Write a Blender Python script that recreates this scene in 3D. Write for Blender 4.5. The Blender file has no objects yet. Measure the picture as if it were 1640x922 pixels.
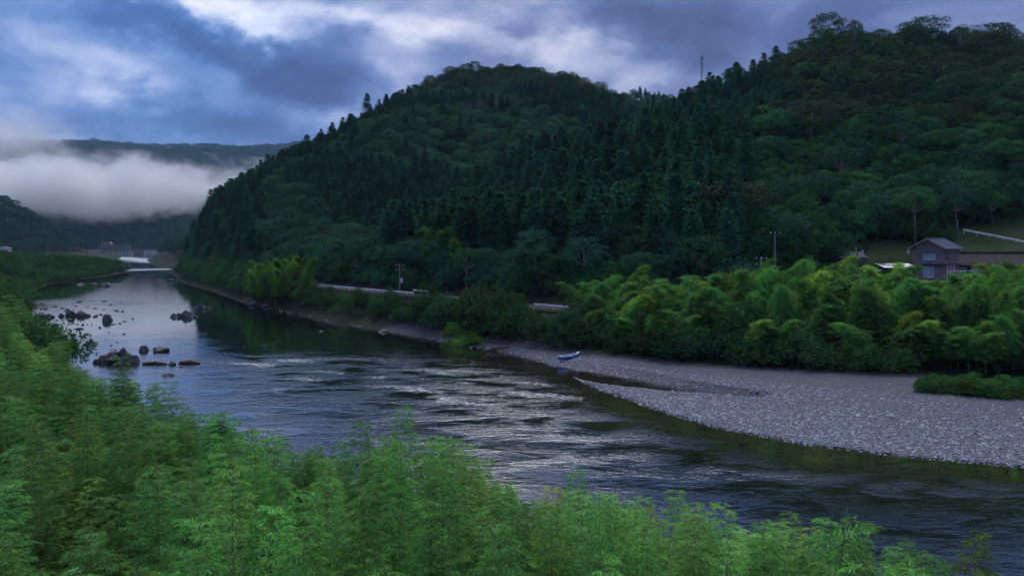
import bpy, bmesh, math, random
import numpy as np
from mathutils import Vector, Euler, Matrix

R = math.radians
SC = bpy.context.scene
COL = SC.collection
rng = np.random.default_rng(11)
random.seed(11)

# ---------------------------------------------------------------- camera
FPX, HORIZ, CAMZ = 1300.0, 388.0, 16.0          # survey of the photograph: focal length in px, horizon row, eye height
cam_d = bpy.data.cameras.new('camera')
cam = bpy.data.objects.new('camera', cam_d)
COL.objects.link(cam)
cam.location = (0, 0, CAMZ)
cam.rotation_euler = (R(90), 0, 0)
cam_d.sensor_width = 36.0
cam_d.lens = 36.0 * FPX / 1640.0
cam_d.shift_y = -(461.0 - HORIZ) / 1640.0
cam_d.clip_end = 20000
cam_d.clip_start = 0.1
SC.camera = cam

# ---------------------------------------------------------------- exposure / render
SC.view_settings.view_transform = 'Standard'
SC.view_settings.look = 'None'
SC.view_settings.gamma = 1
SC.view_settings.exposure = 0.3
SC.view_settings.use_curve_mapping = False
SC.cycles.max_bounces = 7
SC.cycles.diffuse_bounces = 1
SC.cycles.glossy_bounces = 1
SC.cycles.transmission_bounces = 3
SC.cycles.volume_bounces = 6
SC.cycles.use_adaptive_sampling = True
SC.cycles.adaptive_threshold = 0.025
SC.cycles.adaptive_min_samples = 8
SC.cycles.transparent_max_bounces = 4
SC.cycles.sample_clamp_direct = 6.0
SC.cycles.sample_clamp_indirect = 3.0
SC.cycles.use_denoising = True
SC.cycles.denoising_prefilter = 'FAST'
SC.cycles.caustics_reflective = False
SC.cycles.caustics_refractive = False

# ---------------------------------------------------------------- sun + sky
SUN_AZ, SUN_EL = R(3), R(52)                     # azimuth from +Y towards +X
sun_d = bpy.data.lights.new('sun', 'SUN')
sun_d.energy = 1.5
sun_d.angle = R(40)
sun_d.color = (1.0, 0.975, 0.94)
sun = bpy.data.objects.new('sun', sun_d)
COL.objects.link(sun)
sdir = Vector((math.sin(SUN_AZ) * math.cos(SUN_EL), math.cos(SUN_AZ) * math.cos(SUN_EL), math.sin(SUN_EL)))
sun.rotation_euler = (-sdir).to_track_quat('-Z', 'Y').to_euler()
sun.location = sdir * 300


class NT:
    """tiny helper to write node trees"""
    def __init__(self, tree):
        self.t = tree

    def n(self, kind, **kw):
        nd = self.t.nodes.new(kind)
        for k, v in kw.items():
            setattr(nd, k, v)
        return nd

    def set(self, nd, i, v):
        if hasattr(v, 'is_output'):
            self.t.links.new(v, nd.inputs[i])
        else:
            nd.inputs[i].default_value = v

    def math(self, op, a, b=0.0, c=None, clamp=False):
        nd = self.n('ShaderNodeMath', operation=op, use_clamp=clamp)
        self.set(nd, 0, a)
        self.set(nd, 1, b)
        if c is not None:
            self.set(nd, 2, c)
        return nd.outputs[0]

    def mix(self, fac, a, b, blend='MIX'):
        nd = self.n('ShaderNodeMix', data_type='RGBA', blend_type=blend)
        self.set(nd, 0, fac)
        self.set(nd, 6, a)
        self.set(nd, 7, b)
        return nd.outputs[2]

    def ramp(self, fac, stops, interp='EASE'):
        nd = self.n('ShaderNodeValToRGB')
        self.set(nd, 0, fac)
        el = nd.color_ramp.elements
        nd.color_ramp.interpolation = interp
        while len(el) < len(stops):
            el.new(0.5)
        for e, (p, c) in zip(el, stops):
            e.position = p
            e.color = (*c, 1) if len(c) == 3 else c
        return nd.outputs[0]

    def noise(self, vec, scale, detail=4, rough=0.55, dist=0.0, dim='3D'):
        nd = self.n('ShaderNodeTexNoise', noise_dimensions=dim)
        if vec is not None:
            self.t.links.new(vec, nd.inputs['Vector'])
        nd.inputs['Scale'].default_value = scale
        nd.inputs['Detail'].default_value = detail
        nd.inputs['Roughness'].default_value = rough
        nd.inputs['Distortion'].default_value = dist
        return nd.outputs['Fac']

    def mapping(self, vec, scale=(1, 1, 1), loc=(0, 0, 0), rot=(0, 0, 0)):
        nd = self.n('ShaderNodeMapping')
        self.t.links.new(vec, nd.inputs[0])
        nd.inputs[1].default_value = loc
        nd.inputs[2].default_value = rot
        nd.inputs[3].default_value = scale
        return nd.outputs[0]


world = bpy.data.worlds.new('World')
SC.world = world
world.use_nodes = True
wt = world.node_tree
wt.nodes.clear()
W = NT(wt)
SKY_STRENGTH = 0.1
w_out = W.n('ShaderNodeOutputWorld')
w_bg = W.n('ShaderNodeBackground')
w_bg.inputs[1].default_value = SKY_STRENGTH
wt.links.new(w_bg.outputs[0], w_out.inputs[0])
w_sky = W.n('ShaderNodeTexSky', sky_type='NISHITA')
w_sky.sun_disc = False
w_sky.sun_elevation = SUN_EL
w_sky.sun_rotation = SUN_AZ
w_tc = W.n('ShaderNodeTexCoord')
w_dir = w_tc.outputs['Generated']
w_sep = W.n('ShaderNodeSeparateXYZ')
wt.links.new(w_dir, w_sep.inputs[0])
dx, dy, dz = w_sep.outputs
az0 = W.math('ARCTAN2', dx, dy)
el0 = W.math('ARCSINE', dz)
# slow warp so that cloud edges are torn
wv = W.mapping(w_dir, (1, 1, 1.6))
warp1 = W.noise(wv, 6.0, 5, 0.6)
warp2 = W.noise(W.mapping(w_dir, (1, 1, 1.6), (7, 3, 1)), 6.0, 5, 0.6)
az = W.math('MULTIPLY_ADD', W.math('SUBTRACT', warp1, 0.5), 0.20, az0)
el = W.math('MULTIPLY_ADD', W.math('SUBTRACT', warp2, 0.5), 0.15, el0)


def sky_blob(px, py, sx, sy, rot, amp):
    """one cloud mass (or gap): gaussian in azimuth / elevation"""
    a0 = math.atan((px - 820) / FPX)
    e0 = math.atan((HORIZ - py) / math.hypot(FPX, px - 820))
    ca, sa = math.cos(R(rot)), math.sin(R(rot))
    u = W.math('SUBTRACT', az, a0)
    v = W.math('SUBTRACT', el, e0)
    p = W.math('ADD', W.math('MULTIPLY', u, ca), W.math('MULTIPLY', v, sa))
    q = W.math('SUBTRACT', W.math('MULTIPLY', v, ca), W.math('MULTIPLY', u, sa))
    p = W.math('MULTIPLY', p, FPX / sx)
    q = W.math('MULTIPLY', q, FPX / sy)
    r2 = W.math('ADD', W.math('MULTIPLY', p, p), W.math('MULTIPLY', q, q))
    g = W.math('POWER', 2.71828, W.math('MULTIPLY', r2, -1.0))
    return W.math('MULTIPLY', g, amp)


CLOUDS = [  # px, py, half-width, half-height, tilt, brightness change
    (310, 4, 170, 24, -4, 0.42), (430, 48, 70, 14, -8, 0.22), (560, 22, 150, 26, -6, 0.22),
    (100, 60, 220, 70, -15, 0.17),
    (300, 70, 190, 26, -14, -0.26), (520, 120, 160, 34, -14, -0.28), (600, 80, 120, 22, -8, -0.14),
    (210, 180, 240, 40, -6, -0.20), (420, 205, 200, 26, -6, -0.14), (190, 120, 130, 22, -25, 0.12),
    (40, 160, 150, 70, 10, 0.17), (20, 225, 180, 45, 0, 0.16), (570, 165, 90, 40, 25, 0.26), (650, 100, 60, 50, 40, 0.16),
    (740, 50, 110, 30, -10, 0.14), (700, 20, 70, 20, 0, -0.06), (900, 70, 60, 55, -40, 0.26), (985, 120, 80, 32, -20, 0.22),
    (1040, 45, 120, 36, -12, -0.30), (1190, 40, 140, 40, 20, 0.08), (840, 30, 60, 25, 0, -0.16),
    (1110, 90, 60, 26, 30, -0.16), (1400, 10, 200, 34, 0, -0.05), (1560, 20, 120, 34, 0, 0.10),
    (815, -210, 170, 200, 0, 0.45), (1380, -130, 380, 110, 0, -0.16), (300, -150, 420, 110, 0, 0.10),  # out of view: dark mass added to darken the river, glow for its glint
]
acc = None
for c in CLOUDS:
    b = sky_blob(*c)
    acc = b if acc is None else W.math('ADD', acc, b)
n_big = W.noise(W.mapping(w_dir, (1, 1, 2.2), (2.3, 0.4, 0)), 3.2, 7, 0.55, 0.35)
n_fine = W.noise(W.mapping(w_dir, (1, 1, 2.0), (5.3, 1.4, 2)), 11.0, 7, 0.6, 0.5)
bright = W.math('ADD', acc, W.math('MULTIPLY_ADD', W.math('SUBTRACT', n_big, 0.5), 0.55, 0.40))
bright = W.math('MULTIPLY_ADD', W.math('SUBTRACT', n_fine, 0.5), 0.42, bright)
bright = W.math('MULTIPLY_ADD', W.math('SUBTRACT', bright, 0.45), 1.22, 0.46)
# overcast sky brighter towards the zenith, raised out of view to light the foliage
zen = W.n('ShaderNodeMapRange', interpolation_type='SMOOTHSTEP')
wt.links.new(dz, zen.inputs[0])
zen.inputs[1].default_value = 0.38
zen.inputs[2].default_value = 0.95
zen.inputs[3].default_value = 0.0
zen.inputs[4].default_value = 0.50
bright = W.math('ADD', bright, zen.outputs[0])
cl_blue = W.ramp(bright, [(0.0, (0.028, 0.070, 0.23)), (0.28, (0.050, 0.130, 0.37)), (0.50, (0.135, 0.245, 0.54)),
                          (0.72, (0.36, 0.45, 0.72)), (1.0, (0.78, 0.83, 0.95))], 'LINEAR')
cl_grey = W.ramp(bright, [(0.0, (0.042, 0.060, 0.17)), (0.28, (0.070, 0.105, 0.27)), (0.50, (0.155, 0.205, 0.41)),
                          (0.72, (0.38, 0.415, 0.60)), (1.0, (0.82, 0.82, 0.90))], 'LINEAR')
side = W.n('ShaderNodeMapRange', interpolation_type='SMOOTHSTEP')
wt.links.new(az, side.inputs[0])
side.inputs[1].default_value = -0.38
side.inputs[2].default_value = 0.02
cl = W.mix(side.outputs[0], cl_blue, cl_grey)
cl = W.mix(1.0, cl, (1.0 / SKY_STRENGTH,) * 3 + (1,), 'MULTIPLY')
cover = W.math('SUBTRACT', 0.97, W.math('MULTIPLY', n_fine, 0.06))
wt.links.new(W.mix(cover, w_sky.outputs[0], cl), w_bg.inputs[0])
world.cycles.sampling_method = 'MANUAL'
world.cycles.sample_map_resolution = 256

# ---------------------------------------------------------------- numeric helpers
_tab = rng.random((64, 64, 64)).astype(np.float32)


def vnoise(x, y, z=0.0):
    x, y = np.asarray(x, float), np.asarray(y, float)
    z = np.zeros_like(x) + z
    xi, yi, zi = np.floor(x).astype(int), np.floor(y).astype(int), np.floor(z).astype(int)
    fx, fy, fz = x - xi, y - yi, z - zi
    fx, fy, fz = [f * f * (3 - 2 * f) for f in (fx, fy, fz)]
    r = 0
    for a in (0, 1):
        for b in (0, 1):
            for c in (0, 1):
                w = (fx if a else 1 - fx) * (fy if b else 1 - fy) * (fz if c else 1 - fz)
                r = r + w * _tab[(xi + a) & 63, (yi + b) & 63, (zi + c) & 63]
    return r


def fbm(x, y, z=0.0, o=4):
    r, a, s = 0, 0.5, 1.0
    for i in range(o):
        r = r + a * (vnoise(np.asarray(x) * s + i * 9.1, np.asarray(y) * s + i * 3.7, np.asarray(z) * s) - 0.5)
        a *= 0.5
        s *= 2.03
    return r


def sstep(a, b, x):
    t = np.clip((np.asarray(x, float) - a) / (b - a), 0, 1)
    return t * t * (3 - 2 * t)


def water_pt(px, py, z=0.0):
    """a spot on the photo that lies at height z -> its place on the ground plan"""
    Y = (CAMZ - z) * FPX / (py - HORIZ)
    return ((px - 820) / FPX * Y, Y)


def at_depth(px, py, Y):
    return ((px - 820) / FPX * Y, Y, CAMZ - (py - HORIZ) * Y / FPX)


def seg_dist(x, y, poly):
    """distance to a polyline and sign (+ on its left-hand side)"""
    x, y = np.asarray(x, float), np.asarray(y, float)
    best = np.full(x.shape, 1e18)
    sgn = np.ones(x.shape)
    for (x0, y0), (x1, y1) in zip(poly[:-1], poly[1:]):
        ex, ey = x1 - x0, y1 - y0
        L2 = ex * ex + ey * ey
        t = np.clip(((x - x0) * ex + (y - y0) * ey) / L2, 0, 1)
        qx, qy = x - x0 - t * ex, y - y0 - t * ey
        d = qx * qx + qy * qy
        c = ex * (y - y0) - ey * (x - x0)
        m = d < best * (1 - 1e-9)
        best = np.where(m, d, best)
        sgn = np.where(m, np.sign(c), sgn)
    return np.sqrt(best) * sgn


# ---------------------------------------------------------------- plan of the valley (metres)
# right bank, walked from far upstream to downstream: land is on the left-hand side of the walk
SHORE_R = [(-900, 2300), (-560, 1300), (-420, 960), (-320, 720), (-235, 540), (-195, 473), (-150, 365), (-143, 347), (-124, 311), (-106, 281),
           (-68, 210), (-51, 186), (-37, 164), (-25, 150), (-12, 132), (-1.8, 119), (4.5, 108), (6.8, 99), (9.0, 90.5),
           (13.8, 78), (17.8, 70), (23.7, 64), (29.5, 60.8), (36.4, 57.8), (60, 50), (110, 36), (300, -30), (900, -300)]
VEG_R = [(-898, 2301.5), (-558, 1301), (-418, 961), (-318, 721), (-233.5, 541), (-193.5, 474), (-148.5, 366), (-141.5, 348), (-122.5, 312), (-104.5, 282),
         (-66.5, 211), (-49.5, 187), (-35.5, 165.2), (-23, 152), (-10, 134.6), (0.2, 122), (7.5, 113.5), (11.5, 109.5), (21, 99.5),
         (32, 96), (40, 93), (46, 91), (48, 86.5), (53, 83), (70, 78), (120, 66), (310, 0), (910, -260)]
ROAD = [(-892, 2305), (-552, 1305), (-412, 964), (-312, 724), (-228, 543.5), (-188, 476.5), (-143, 368), (-136, 350), (-116, 316), (-97, 287),
        (-60, 216), (-44, 188), (-31, 172), (-18, 157.6), (-8.7, 142), (4.75, 128.7), (9, 123.5), (30, 117), (60, 113),
        (100, 108), (160, 98), (330, 50), (930, -200)]
# left bank, walked from downstream to far upstream: land on the left-hand side
SHORE_L = [(900, -520), (300, -120), (80, -12), (40, 10), (24, 22), (17, 28), (9, 34), (0, 37), (-10, 42), (-20, 50), (-30, 62),
           (-42, 82), (-63, 112), (-80, 137), (-111, 186), (-150, 250), (-178, 315), (-196, 400), (-207, 442), (-228, 452),
           (-290, 570), (-373, 770), (-480, 1000), (-640, 1320), (-1000, 2300)]
INLET = [(3, 103.5), (8, 98.5), (13, 93.2), (18, 88.3), (24.8, 83.2)]

CRESTS = [  # polyline crest (x, y, z), fall per metre
    ([(420, 230, 60), (170, 258, 73), (130, 264, 76), (102, 263, 73), (80, 266, 66), (62, 270, 58), (40, 275, 49), (18, 268, 37),
      (-3, 240, 19), (-12, 205, 8)], 0.56),                                                                   # right hill
    ([(-176, 420, -6), (-160, 425, 6), (-140, 432, 16), (-115, 440, 40), (-78, 460, 74), (-47, 470, 99), (-26, 480, 113), (0, 482, 117), (29, 480, 108),
      (44, 482, 96), (61, 490, 78), (85, 495, 58), (180, 520, 40)], 0.62),                                       # middle hill
    ([(-26, 480, 112), (-46, 400, 74), (-58, 330, 42), (-62, 270, 16)], 0.52),                                 # its spur
    ([(40, 482, 94), (12, 400, 62), (-14, 320, 30), (-30, 250, 12)], 0.62),
    ([(120, 900, 150), (140, 900, 176), (170, 910, 172), (320, 930, 150)], 0.5),                                # hill behind
    ([(-900, 880, 118), (-700, 890, 100), (-590, 900, 66), (-565, 905, 30), (-550, 908, 6)], 0.6),              # left hill
    ([(-1500, 1500, 190), (-1000, 1560, 160), (-800, 1580, 150), (-640, 1600, 128), (-480, 1650, 120), (-200, 1700, 150), (300, 1750, 190)], 0.5),
    ([(-3400, 3300, 420), (-2400, 3500, 440), (-1790, 3500, 440), (-1650, 3500, 428), (-1480, 3520, 418), (-1350, 3500, 425), (-1150, 3550, 420),
      (-1000, 3600, 436), (-800, 3600, 455), (0, 3700, 470), (1200, 3600, 430), (3500, 3300, 420)], 0.42),
]


def crest_height(x, y):
    r = np.full(np.shape(x), -60.0)
    for pts, s in CRESTS:
        for (x0, y0, z0), (x1, y1, z1) in zip(pts[:-1], pts[1:]):
            ex, ey = x1 - x0, y1 - y0
            t = np.clip(((x - x0) * ex + (y - y0) * ey) / (ex * ex + ey * ey), 0, 1)
            d = np.hypot(x - x0 - t * ex, y - y0 - t * ey)
            d = np.where(d < 12, d * d / 24, d - 6)              # rounded crests
            r = np.maximum(r, z0 + t * (z1 - z0) - s * d)
    return r


def terrain(x, y):
    x, y = np.asarray(x, float), np.asarray(y, float)
    sR = seg_dist(x, y, SHORE_R)
    sV = seg_dist(x, y, VEG_R)
    sD = seg_dist(x, y, ROAD)
    sL = seg_dist(x, y, SHORE_L)
    wob = fbm(x * 0.35, y * 0.35) * 0.25
    bed = np.clip(0.30 * np.maximum(sR, sL), -1.8, 0.0)
    # right bank
    beach = 1.1 * np.clip(sR / np.maximum(sR - sV, 0.5), 0, 1)
    bank = 1.1 + 4.4 * sstep(0, 1, np.clip(sV / np.maximum(sV - sD, 0.5), 0, 1))
    cap = np.where(x > 30, 24.0, 12.0) * (1 + 0 * x)
    inl = 5.5 + np.clip(0.30 * (sD - 5.5), 0, cap - 5.5)
    zr = np.where(sV < 0, beach, np.where(sD < 0, bank, inl))
    hill = crest_height(x, y) + fbm(x / 34.0, y / 34.0, 3.0) * 14.0 * sstep(10, 60, sD)
    hill_r = np.where(sD > 4.5, hill, -60)
    zr = np.maximum(zr, hill_r)
    # inlet behind the gravel spit
    di = np.abs(seg_dist(x, y, INLET))
    wi = 3.4 - 2.4 * sstep(8, 26, x)
    zr = np.where((sR > -3) & (sV < 0), np.minimum(zr, -0.32 + 0.34 * (di / wi) ** 2 + wob * 0.15), zr)
    # plateau of the house
    k = sstep(52, 58, x) * sstep(125.5, 127, y) * (1 - sstep(139.5, 144, y))
    zr = zr * (1 - k) + 10.0 * k
    # left bank
    zl = np.clip(0.22 * sL, 0, 2.0) + np.clip((sL - 20) * 0.03, 0, 2.5)
    zl = np.where(y < 60, zl + 12.4 * (1 - sstep(3, 13, y + np.abs(x) * 0.05)), zl)
    zl = np.maximum(zl, np.where(sL > 25, crest_height(x, y) + fbm(x / 60.0, y / 60.0, 3.0) * 16 * sstep(30, 120, sL), -60))
    z = np.where(sR >= 0, zr, np.where(sL >= 0, zl, bed))
    z = np.where((sR >= 0) & (sL >= 0), np.maximum(zl, zr), z)
    far = sstep(1180, 1260, y)                                    # the river bends away behind the middle hill
    z = z * (1 - far) + far * np.maximum(np.maximum(crest_height(x, y) + fbm(x / 60.0, y / 60.0, 3.0) * 18, 6.0), z)
    land = sstep(0.3, 3.0, np.maximum(sR, sL))
    return z + wob * land * np.where((sD > -1.0) & (sD < 5.2), 0.0, 1.0) * np.where(sV < 0, 0.35, 1.0)


# coarse lookup used for line of sight and for planting
GX0, GX1, GY0, GY1, GS = -1000, 420, 0, 1700, 6.0
_gx, _gy = np.arange(GX0, GX1 + GS, GS), np.arange(GY0, GY1 + GS, GS)
_G = terrain(*np.meshgrid(_gx, _gy, indexing='ij'))


def tz(x, y):
    u = np.clip((np.asarray(x, float) - GX0) / GS, 0, len(_gx) - 1.001)
    v = np.clip((np.asarray(y, float) - GY0) / GS, 0, len(_gy) - 1.001)
    i, j = u.astype(int), v.astype(int)
    f, g = u - i, v - j
    return _G[i, j] * (1 - f) * (1 - g) + _G[i + 1, j] * f * (1 - g) + _G[i, j + 1] * (1 - f) * g + _G[i + 1, j + 1] * f * g


NX0, NX1, NY0, NY1, NS = -345, 130, 4, 530, 1.5
_nx, _ny = np.arange(NX0, NX1 + NS, NS), np.arange(NY0, NY1 + NS, NS)
_N = terrain(*np.meshgrid(_nx, _ny, indexing='ij'))


def tfine(x, y):
    u = np.clip((float(x) - NX0) / NS, 0, len(_nx) - 1.001)
    v = np.clip((float(y) - NY0) / NS, 0, len(_ny) - 1.001)
    i, j = int(u), int(v)
    f, g = u - i, v - j
    return float(_N[i, j] * (1 - f) * (1 - g) + _N[i + 1, j] * f * (1 - g) + _N[i, j + 1] * (1 - f) * g + _N[i + 1, j + 1] * f * g)


def seen(x, y, ztop):
    """is the top of a plant above the hills between it and the photographer"""
    ok = np.ones(len(x), bool)
    for t in np.linspace(0.12, 0.985, 60):
        h = tz(x * t, y * t)
        ok &= h < CAMZ + (ztop - CAMZ) * t + 6.0
    return ok


# ---------------------------------------------------------------- mesh helpers
def np_mesh(name, verts, quads=None, tris=None, mats=(), smooth=False, mat_idx=None, attrs=None):
    me = bpy.data.meshes.new(name)
    verts = np.asarray(verts, np.float32).reshape(-1, 3)
    loops, starts = [], []
    n = 0
    if quads is not None and len(quads):
        q = np.asarray(quads, np.int32).reshape(-1, 4)
        loops.append(q.ravel())
        starts.append(np.arange(len(q)) * 4)
        n = len(q) * 4
    if tris is not None and len(tris):
        t = np.asarray(tris, np.int32).reshape(-1, 3)
        loops.append(t.ravel())
        starts.append(n + np.arange(len(t)) * 3)
    loops, starts = np.concatenate(loops), np.concatenate(starts).astype(np.int32)
    me.vertices.add(len(verts))
    me.vertices.foreach_set('co', verts.ravel())
    me.loops.add(len(loops))
    me.loops.foreach_set('vertex_index', loops.astype(np.int32))
    me.polygons.add(len(starts))
    me.polygons.foreach_set('loop_start', starts)
    for m in mats:
        me.materials.append(m)
    if mat_idx is not None:
        me.polygons.foreach_set('material_index', np.asarray(mat_idx, np.int32))
    me.polygons.foreach_set('use_smooth', np.full(len(starts), smooth))
    for k, v in (attrs or {}).items():
        a = me.attributes.new(k, 'FLOAT', 'POINT')
        a.data.foreach_set('value', np.asarray(v, np.float32))
    me.update(calc_edges=True)
    me.validate()
    return me


class MB:
    """collects boxes, tubes and sheets; build() makes ONE mesh"""
    def __init__(self):
        self.v, self.f = [], []

    def add(self, vs, fs):
        o = len(self.v)
        self.v += [tuple(p) for p in vs]
        self.f += [tuple(i + o for i in f) for f in fs]
        return self

    def box(self, x0, x1, y0, y1, z0, z1):
        vs = [(x, y, z) for z in (z0, z1) for y in (y0, y1) for x in (x0, x1)]
        return self.add(vs, [(0, 2, 3, 1), (4, 5, 7, 6), (0, 1, 5, 4), (2, 6, 7, 3), (0, 4, 6, 2), (1, 3, 7, 5)])

    def beam(self, a, b, w, h):
        a, b = Vector(a), Vector(b)
        d = (b - a).normalized()
        s = d.cross(Vector((0, 0, 1)))
        s = s.normalized() if s.length > 1e-4 else Vector((1, 0, 0))
        u = s.cross(d)
        vs = []
        for p in (a, b):
            for i, j in ((-1, -1), (1, -1), (1, 1), (-1, 1)):
                vs.append(p + s * (w / 2 * i) + u * (h / 2 * j))
        return self.add(vs, [(0, 1, 2, 3), (7, 6, 5, 4), (0, 4, 5, 1), (1, 5, 6, 2), (2, 6, 7, 3), (3, 7, 4, 0)])

    def tube(self, pts, rad, n=6, cap=True):
        rings = []
        for i, p in enumerate(pts):
            p = Vector(p)
            d = (Vector(pts[min(i + 1, len(pts) - 1)]) - Vector(pts[max(i - 1, 0)])).normalized()
            s = d.cross(Vector((0.31, 0.95, 0.03))).normalized()
            u = d.cross(s)
            r = rad[i] if hasattr(rad, '__len__') else rad
            rings.append([p + (s * math.cos(6.2832 * k / n) + u * math.sin(6.2832 * k / n)) * r for k in range(n)])
        o = len(self.v)
        for r in rings:
            self.v += [tuple(p) for p in r]
        for i in range(len(rings) - 1):
            for k in range(n):
                a, b = o + i * n + k, o + i * n + (k + 1) % n
                self.f.append((a, b, b + n, a + n))
        if cap:
            self.f.append(tuple(o + k for k in range(n))[::-1])
            self.f.append(tuple(o + (len(rings) - 1) * n + k for k in range(n)))
        return self

    def prism(self, poly, y0, y1):
        """poly in (x, z), extruded along y"""
        n = len(poly)
        vs = [(x, y0, z) for x, z in poly] + [(x, y1, z) for x, z in poly]
        fs = [tuple(range(n)), tuple(range(2 * n - 1, n - 1, -1))]
        fs += [(i, i + n, (i + 1) % n + n, (i + 1) % n) for i in range(n)]
        return self.add(vs, fs)

    def mesh(self, name, mat, smooth=False):
        me = bpy.data.meshes.new(name)
        me.from_pydata(self.v, [], self.f)
        me.materials.append(mat)
        if smooth:
            me.polygons.foreach_set('use_smooth', [True] * len(me.polygons))
        me.update()
        bm = bmesh.new()
        bm.from_mesh(me)
        bmesh.ops.recalc_face_normals(bm, faces=bm.faces)
        bm.to_mesh(me)
        bm.free()
        return me

    def build(self, name, mat, parent=None, smooth=False):
        return obj(name, self.mesh(name, mat, smooth), parent)


def obj(name, mesh, parent=None, loc=None, rot=None, scale=None, tint=None):
    o = bpy.data.objects.new(name, mesh)
    COL.objects.link(o)
    if parent is not None:
        o.parent = parent
    if loc is not None:
        o.location = loc
    if rot is not None:
        o.rotation_euler = rot
    if scale is not None:
        o.scale = scale
    if tint is not None:
        o['tint'] = [float(c) for c in tint]
    return o


def tag(o, label, cat, group=None, kind=None):
    o['label'] = label
    if cat:
        o['category'] = cat
    if group:
        o['group'] = group
    if kind:
        o['kind'] = kind
    return o


def thing(name, label, cat, loc=(0, 0, 0), rot=(0, 0, 0), scale=(1, 1, 1), group=None):
    return tag(obj(name, None, None, loc, rot, scale), label, cat, group)


def structure(o):
    o['kind'] = 'structure'
    return o


# ---------------------------------------------------------------- materials
def new_mat(name):
    m = bpy.data.materials.new(name)
    m.use_nodes = True
    m.node_tree.nodes.clear()
    N = NT(m.node_tree)
    out = N.n('ShaderNodeOutputMaterial')
    return m, N, out


def principled(N, out, color, rough=0.8, spec=0.3, metal=0.0, normal=None):
    b = N.n('ShaderNodeBsdfPrincipled')
    N.set(b, 'Base Color', color if hasattr(color, 'is_output') else (*color, 1))
    N.set(b, 'Roughness', rough)
    N.set(b, 'Specular IOR Level', spec)
    N.set(b, 'Metallic', metal)
    if normal is not None:
        N.set(b, 'Normal', normal)
    if out is not None:
        N.t.links.new(b.outputs[0], out.inputs[0])
    return b


def bump(N, h, strength, dist):
    b = N.n('ShaderNodeBump')
    N.set(b, 'Height', h)
    b.inputs['Strength'].default_value = strength
    b.inputs['Distance'].default_value = dist
    return b.outputs[0]


def mottled(name, c0, c1, scale, rough=0.85, spec=0.25, bstr=0.4, bdist=0.03, metal=0.0, c2=None):
    m, N, out = new_mat(name)
    tc = N.n('ShaderNodeTexCoord').outputs['Object']
    n1 = N.noise(tc, scale, 6, 0.6)
    n2 = N.noise(tc, scale * 5.3, 5, 0.6)
    f = N.math('ADD', N.math('MULTIPLY', n1, 0.65), N.math('MULTIPLY', n2, 0.35))
    stops = [(0.34, c0), (0.66, c1)] if c2 is None else [(0.32, c0), (0.52, c1), (0.72, c2)]
    col = N.ramp(f, stops)
    principled(N, out, col, rough, spec, metal, bump(N, n2, bstr, bdist))
    return m


def foliage_mat(name, transl=0.3, rough=0.55, spec=0.25, var=0.55, hue=0.05):
    """leaf colour comes from the plant's own 'tint'; every leaf differs a little"""
    m, N, out = new_mat(name)
    at = N.n('ShaderNodeAttribute', attribute_type='INSTANCER', attribute_name='tint')
    oi = N.n('ShaderNodeObjectInfo')
    ge = N.n('ShaderNodeNewGeometry')
    isl = ge.outputs['Random Per Island']
    hs = N.n('ShaderNodeHueSaturation')
    N.set(hs, 'Hue', N.math('MULTIPLY_ADD', N.math('SUBTRACT', oi.outputs['Random'], 0.5), hue, 0.5))
    N.set(hs, 'Saturation', N.math('MULTIPLY_ADD', isl, 0.3, 0.85))
    v = N.math('MULTIPLY', N.math('MULTIPLY_ADD', isl, var * 2, 1 - var), N.math('MULTIPLY_ADD', oi.outputs['Random'], 0.5, 0.75))
    N.set(hs, 'Value', v)
    N.t.links.new(at.outputs['Color'], hs.inputs['Color'])
    b = principled(N, None, hs.outputs[0], rough, spec)
    tr = N.n('ShaderNodeBsdfTranslucent')
    N.t.links.new(N.mix(1.0, hs.outputs[0], (1.25, 1.15, 0.6, 1), 'MULTIPLY'), tr.inputs[0])
    mx = N.n('ShaderNodeMixShader')
    mx.inputs[0].default_value = transl
    N.t.links.new(b.outputs[0], mx.inputs[1])
    N.t.links.new(tr.outputs[0], mx.inputs[2])
    N.t.links.new(mx.outputs[0], out.inputs[0])
    return m


M_needle = foliage_mat('cedar_needles', 0.12, 0.8, 0.02, 0.45, 0.04)
M_leaf = foliage_mat('broad_leaves', 0.2, 0.7, 0.03, 0.38, 0.06)
M_bamboo = foliage_mat('bamboo_leaves', 0.32, 0.6, 0.04, 0.5, 0.03)
M_bark = mottled('bark', (0.035, 0.025, 0.018), (0.09, 0.07, 0.05), 3.0)
M_palebark = mottled('pale_bark', (0.12, 0.11, 0.09), (0.30, 0.28, 0.24), 3.0)
M_culm = mottled('bamboo_culm', (0.07, 0.10, 0.03), (0.14, 0.18, 0.06), 2.0, 0.45, 0.4, 0.1)
M_rock = mottled('river_rock', (0.025, 0.025, 0.030), (0.075, 0.075, 0.085), 1.4, 0.7, 0.4, 0.9, 0.06, 0, (0.17, 0.17, 0.18))
M_wood = mottled('drift_wood', (0.10, 0.07, 0.055), (0.24, 0.18, 0.15), 4.0)
M_soil = mottled('bare_soil', (0.05, 0.035, 0.03), (0.12, 0.085, 0.07), 0.8, 0.95, 0.1, 0.6, 0.1)
M_asphalt = mottled('asphalt', (0.045, 0.045, 0.047), (0.07, 0.07, 0.072), 1.5, 0.9, 0.2)
M_conc = mottled('concrete', (0.26, 0.26, 0.27), (0.42, 0.42, 0.43), 0.9, 0.85, 0.2)
M_steel = mottled('galvanised_steel', (0.50, 0.52, 0.55), (0.68, 0.70, 0.72), 2.0, 0.5, 0.5, 0.05, 0.01, 0.2)
M_pole = mottled('pole_concrete', (0.16, 0.16, 0.165), (0.26, 0.26, 0.27), 2.0)
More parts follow.
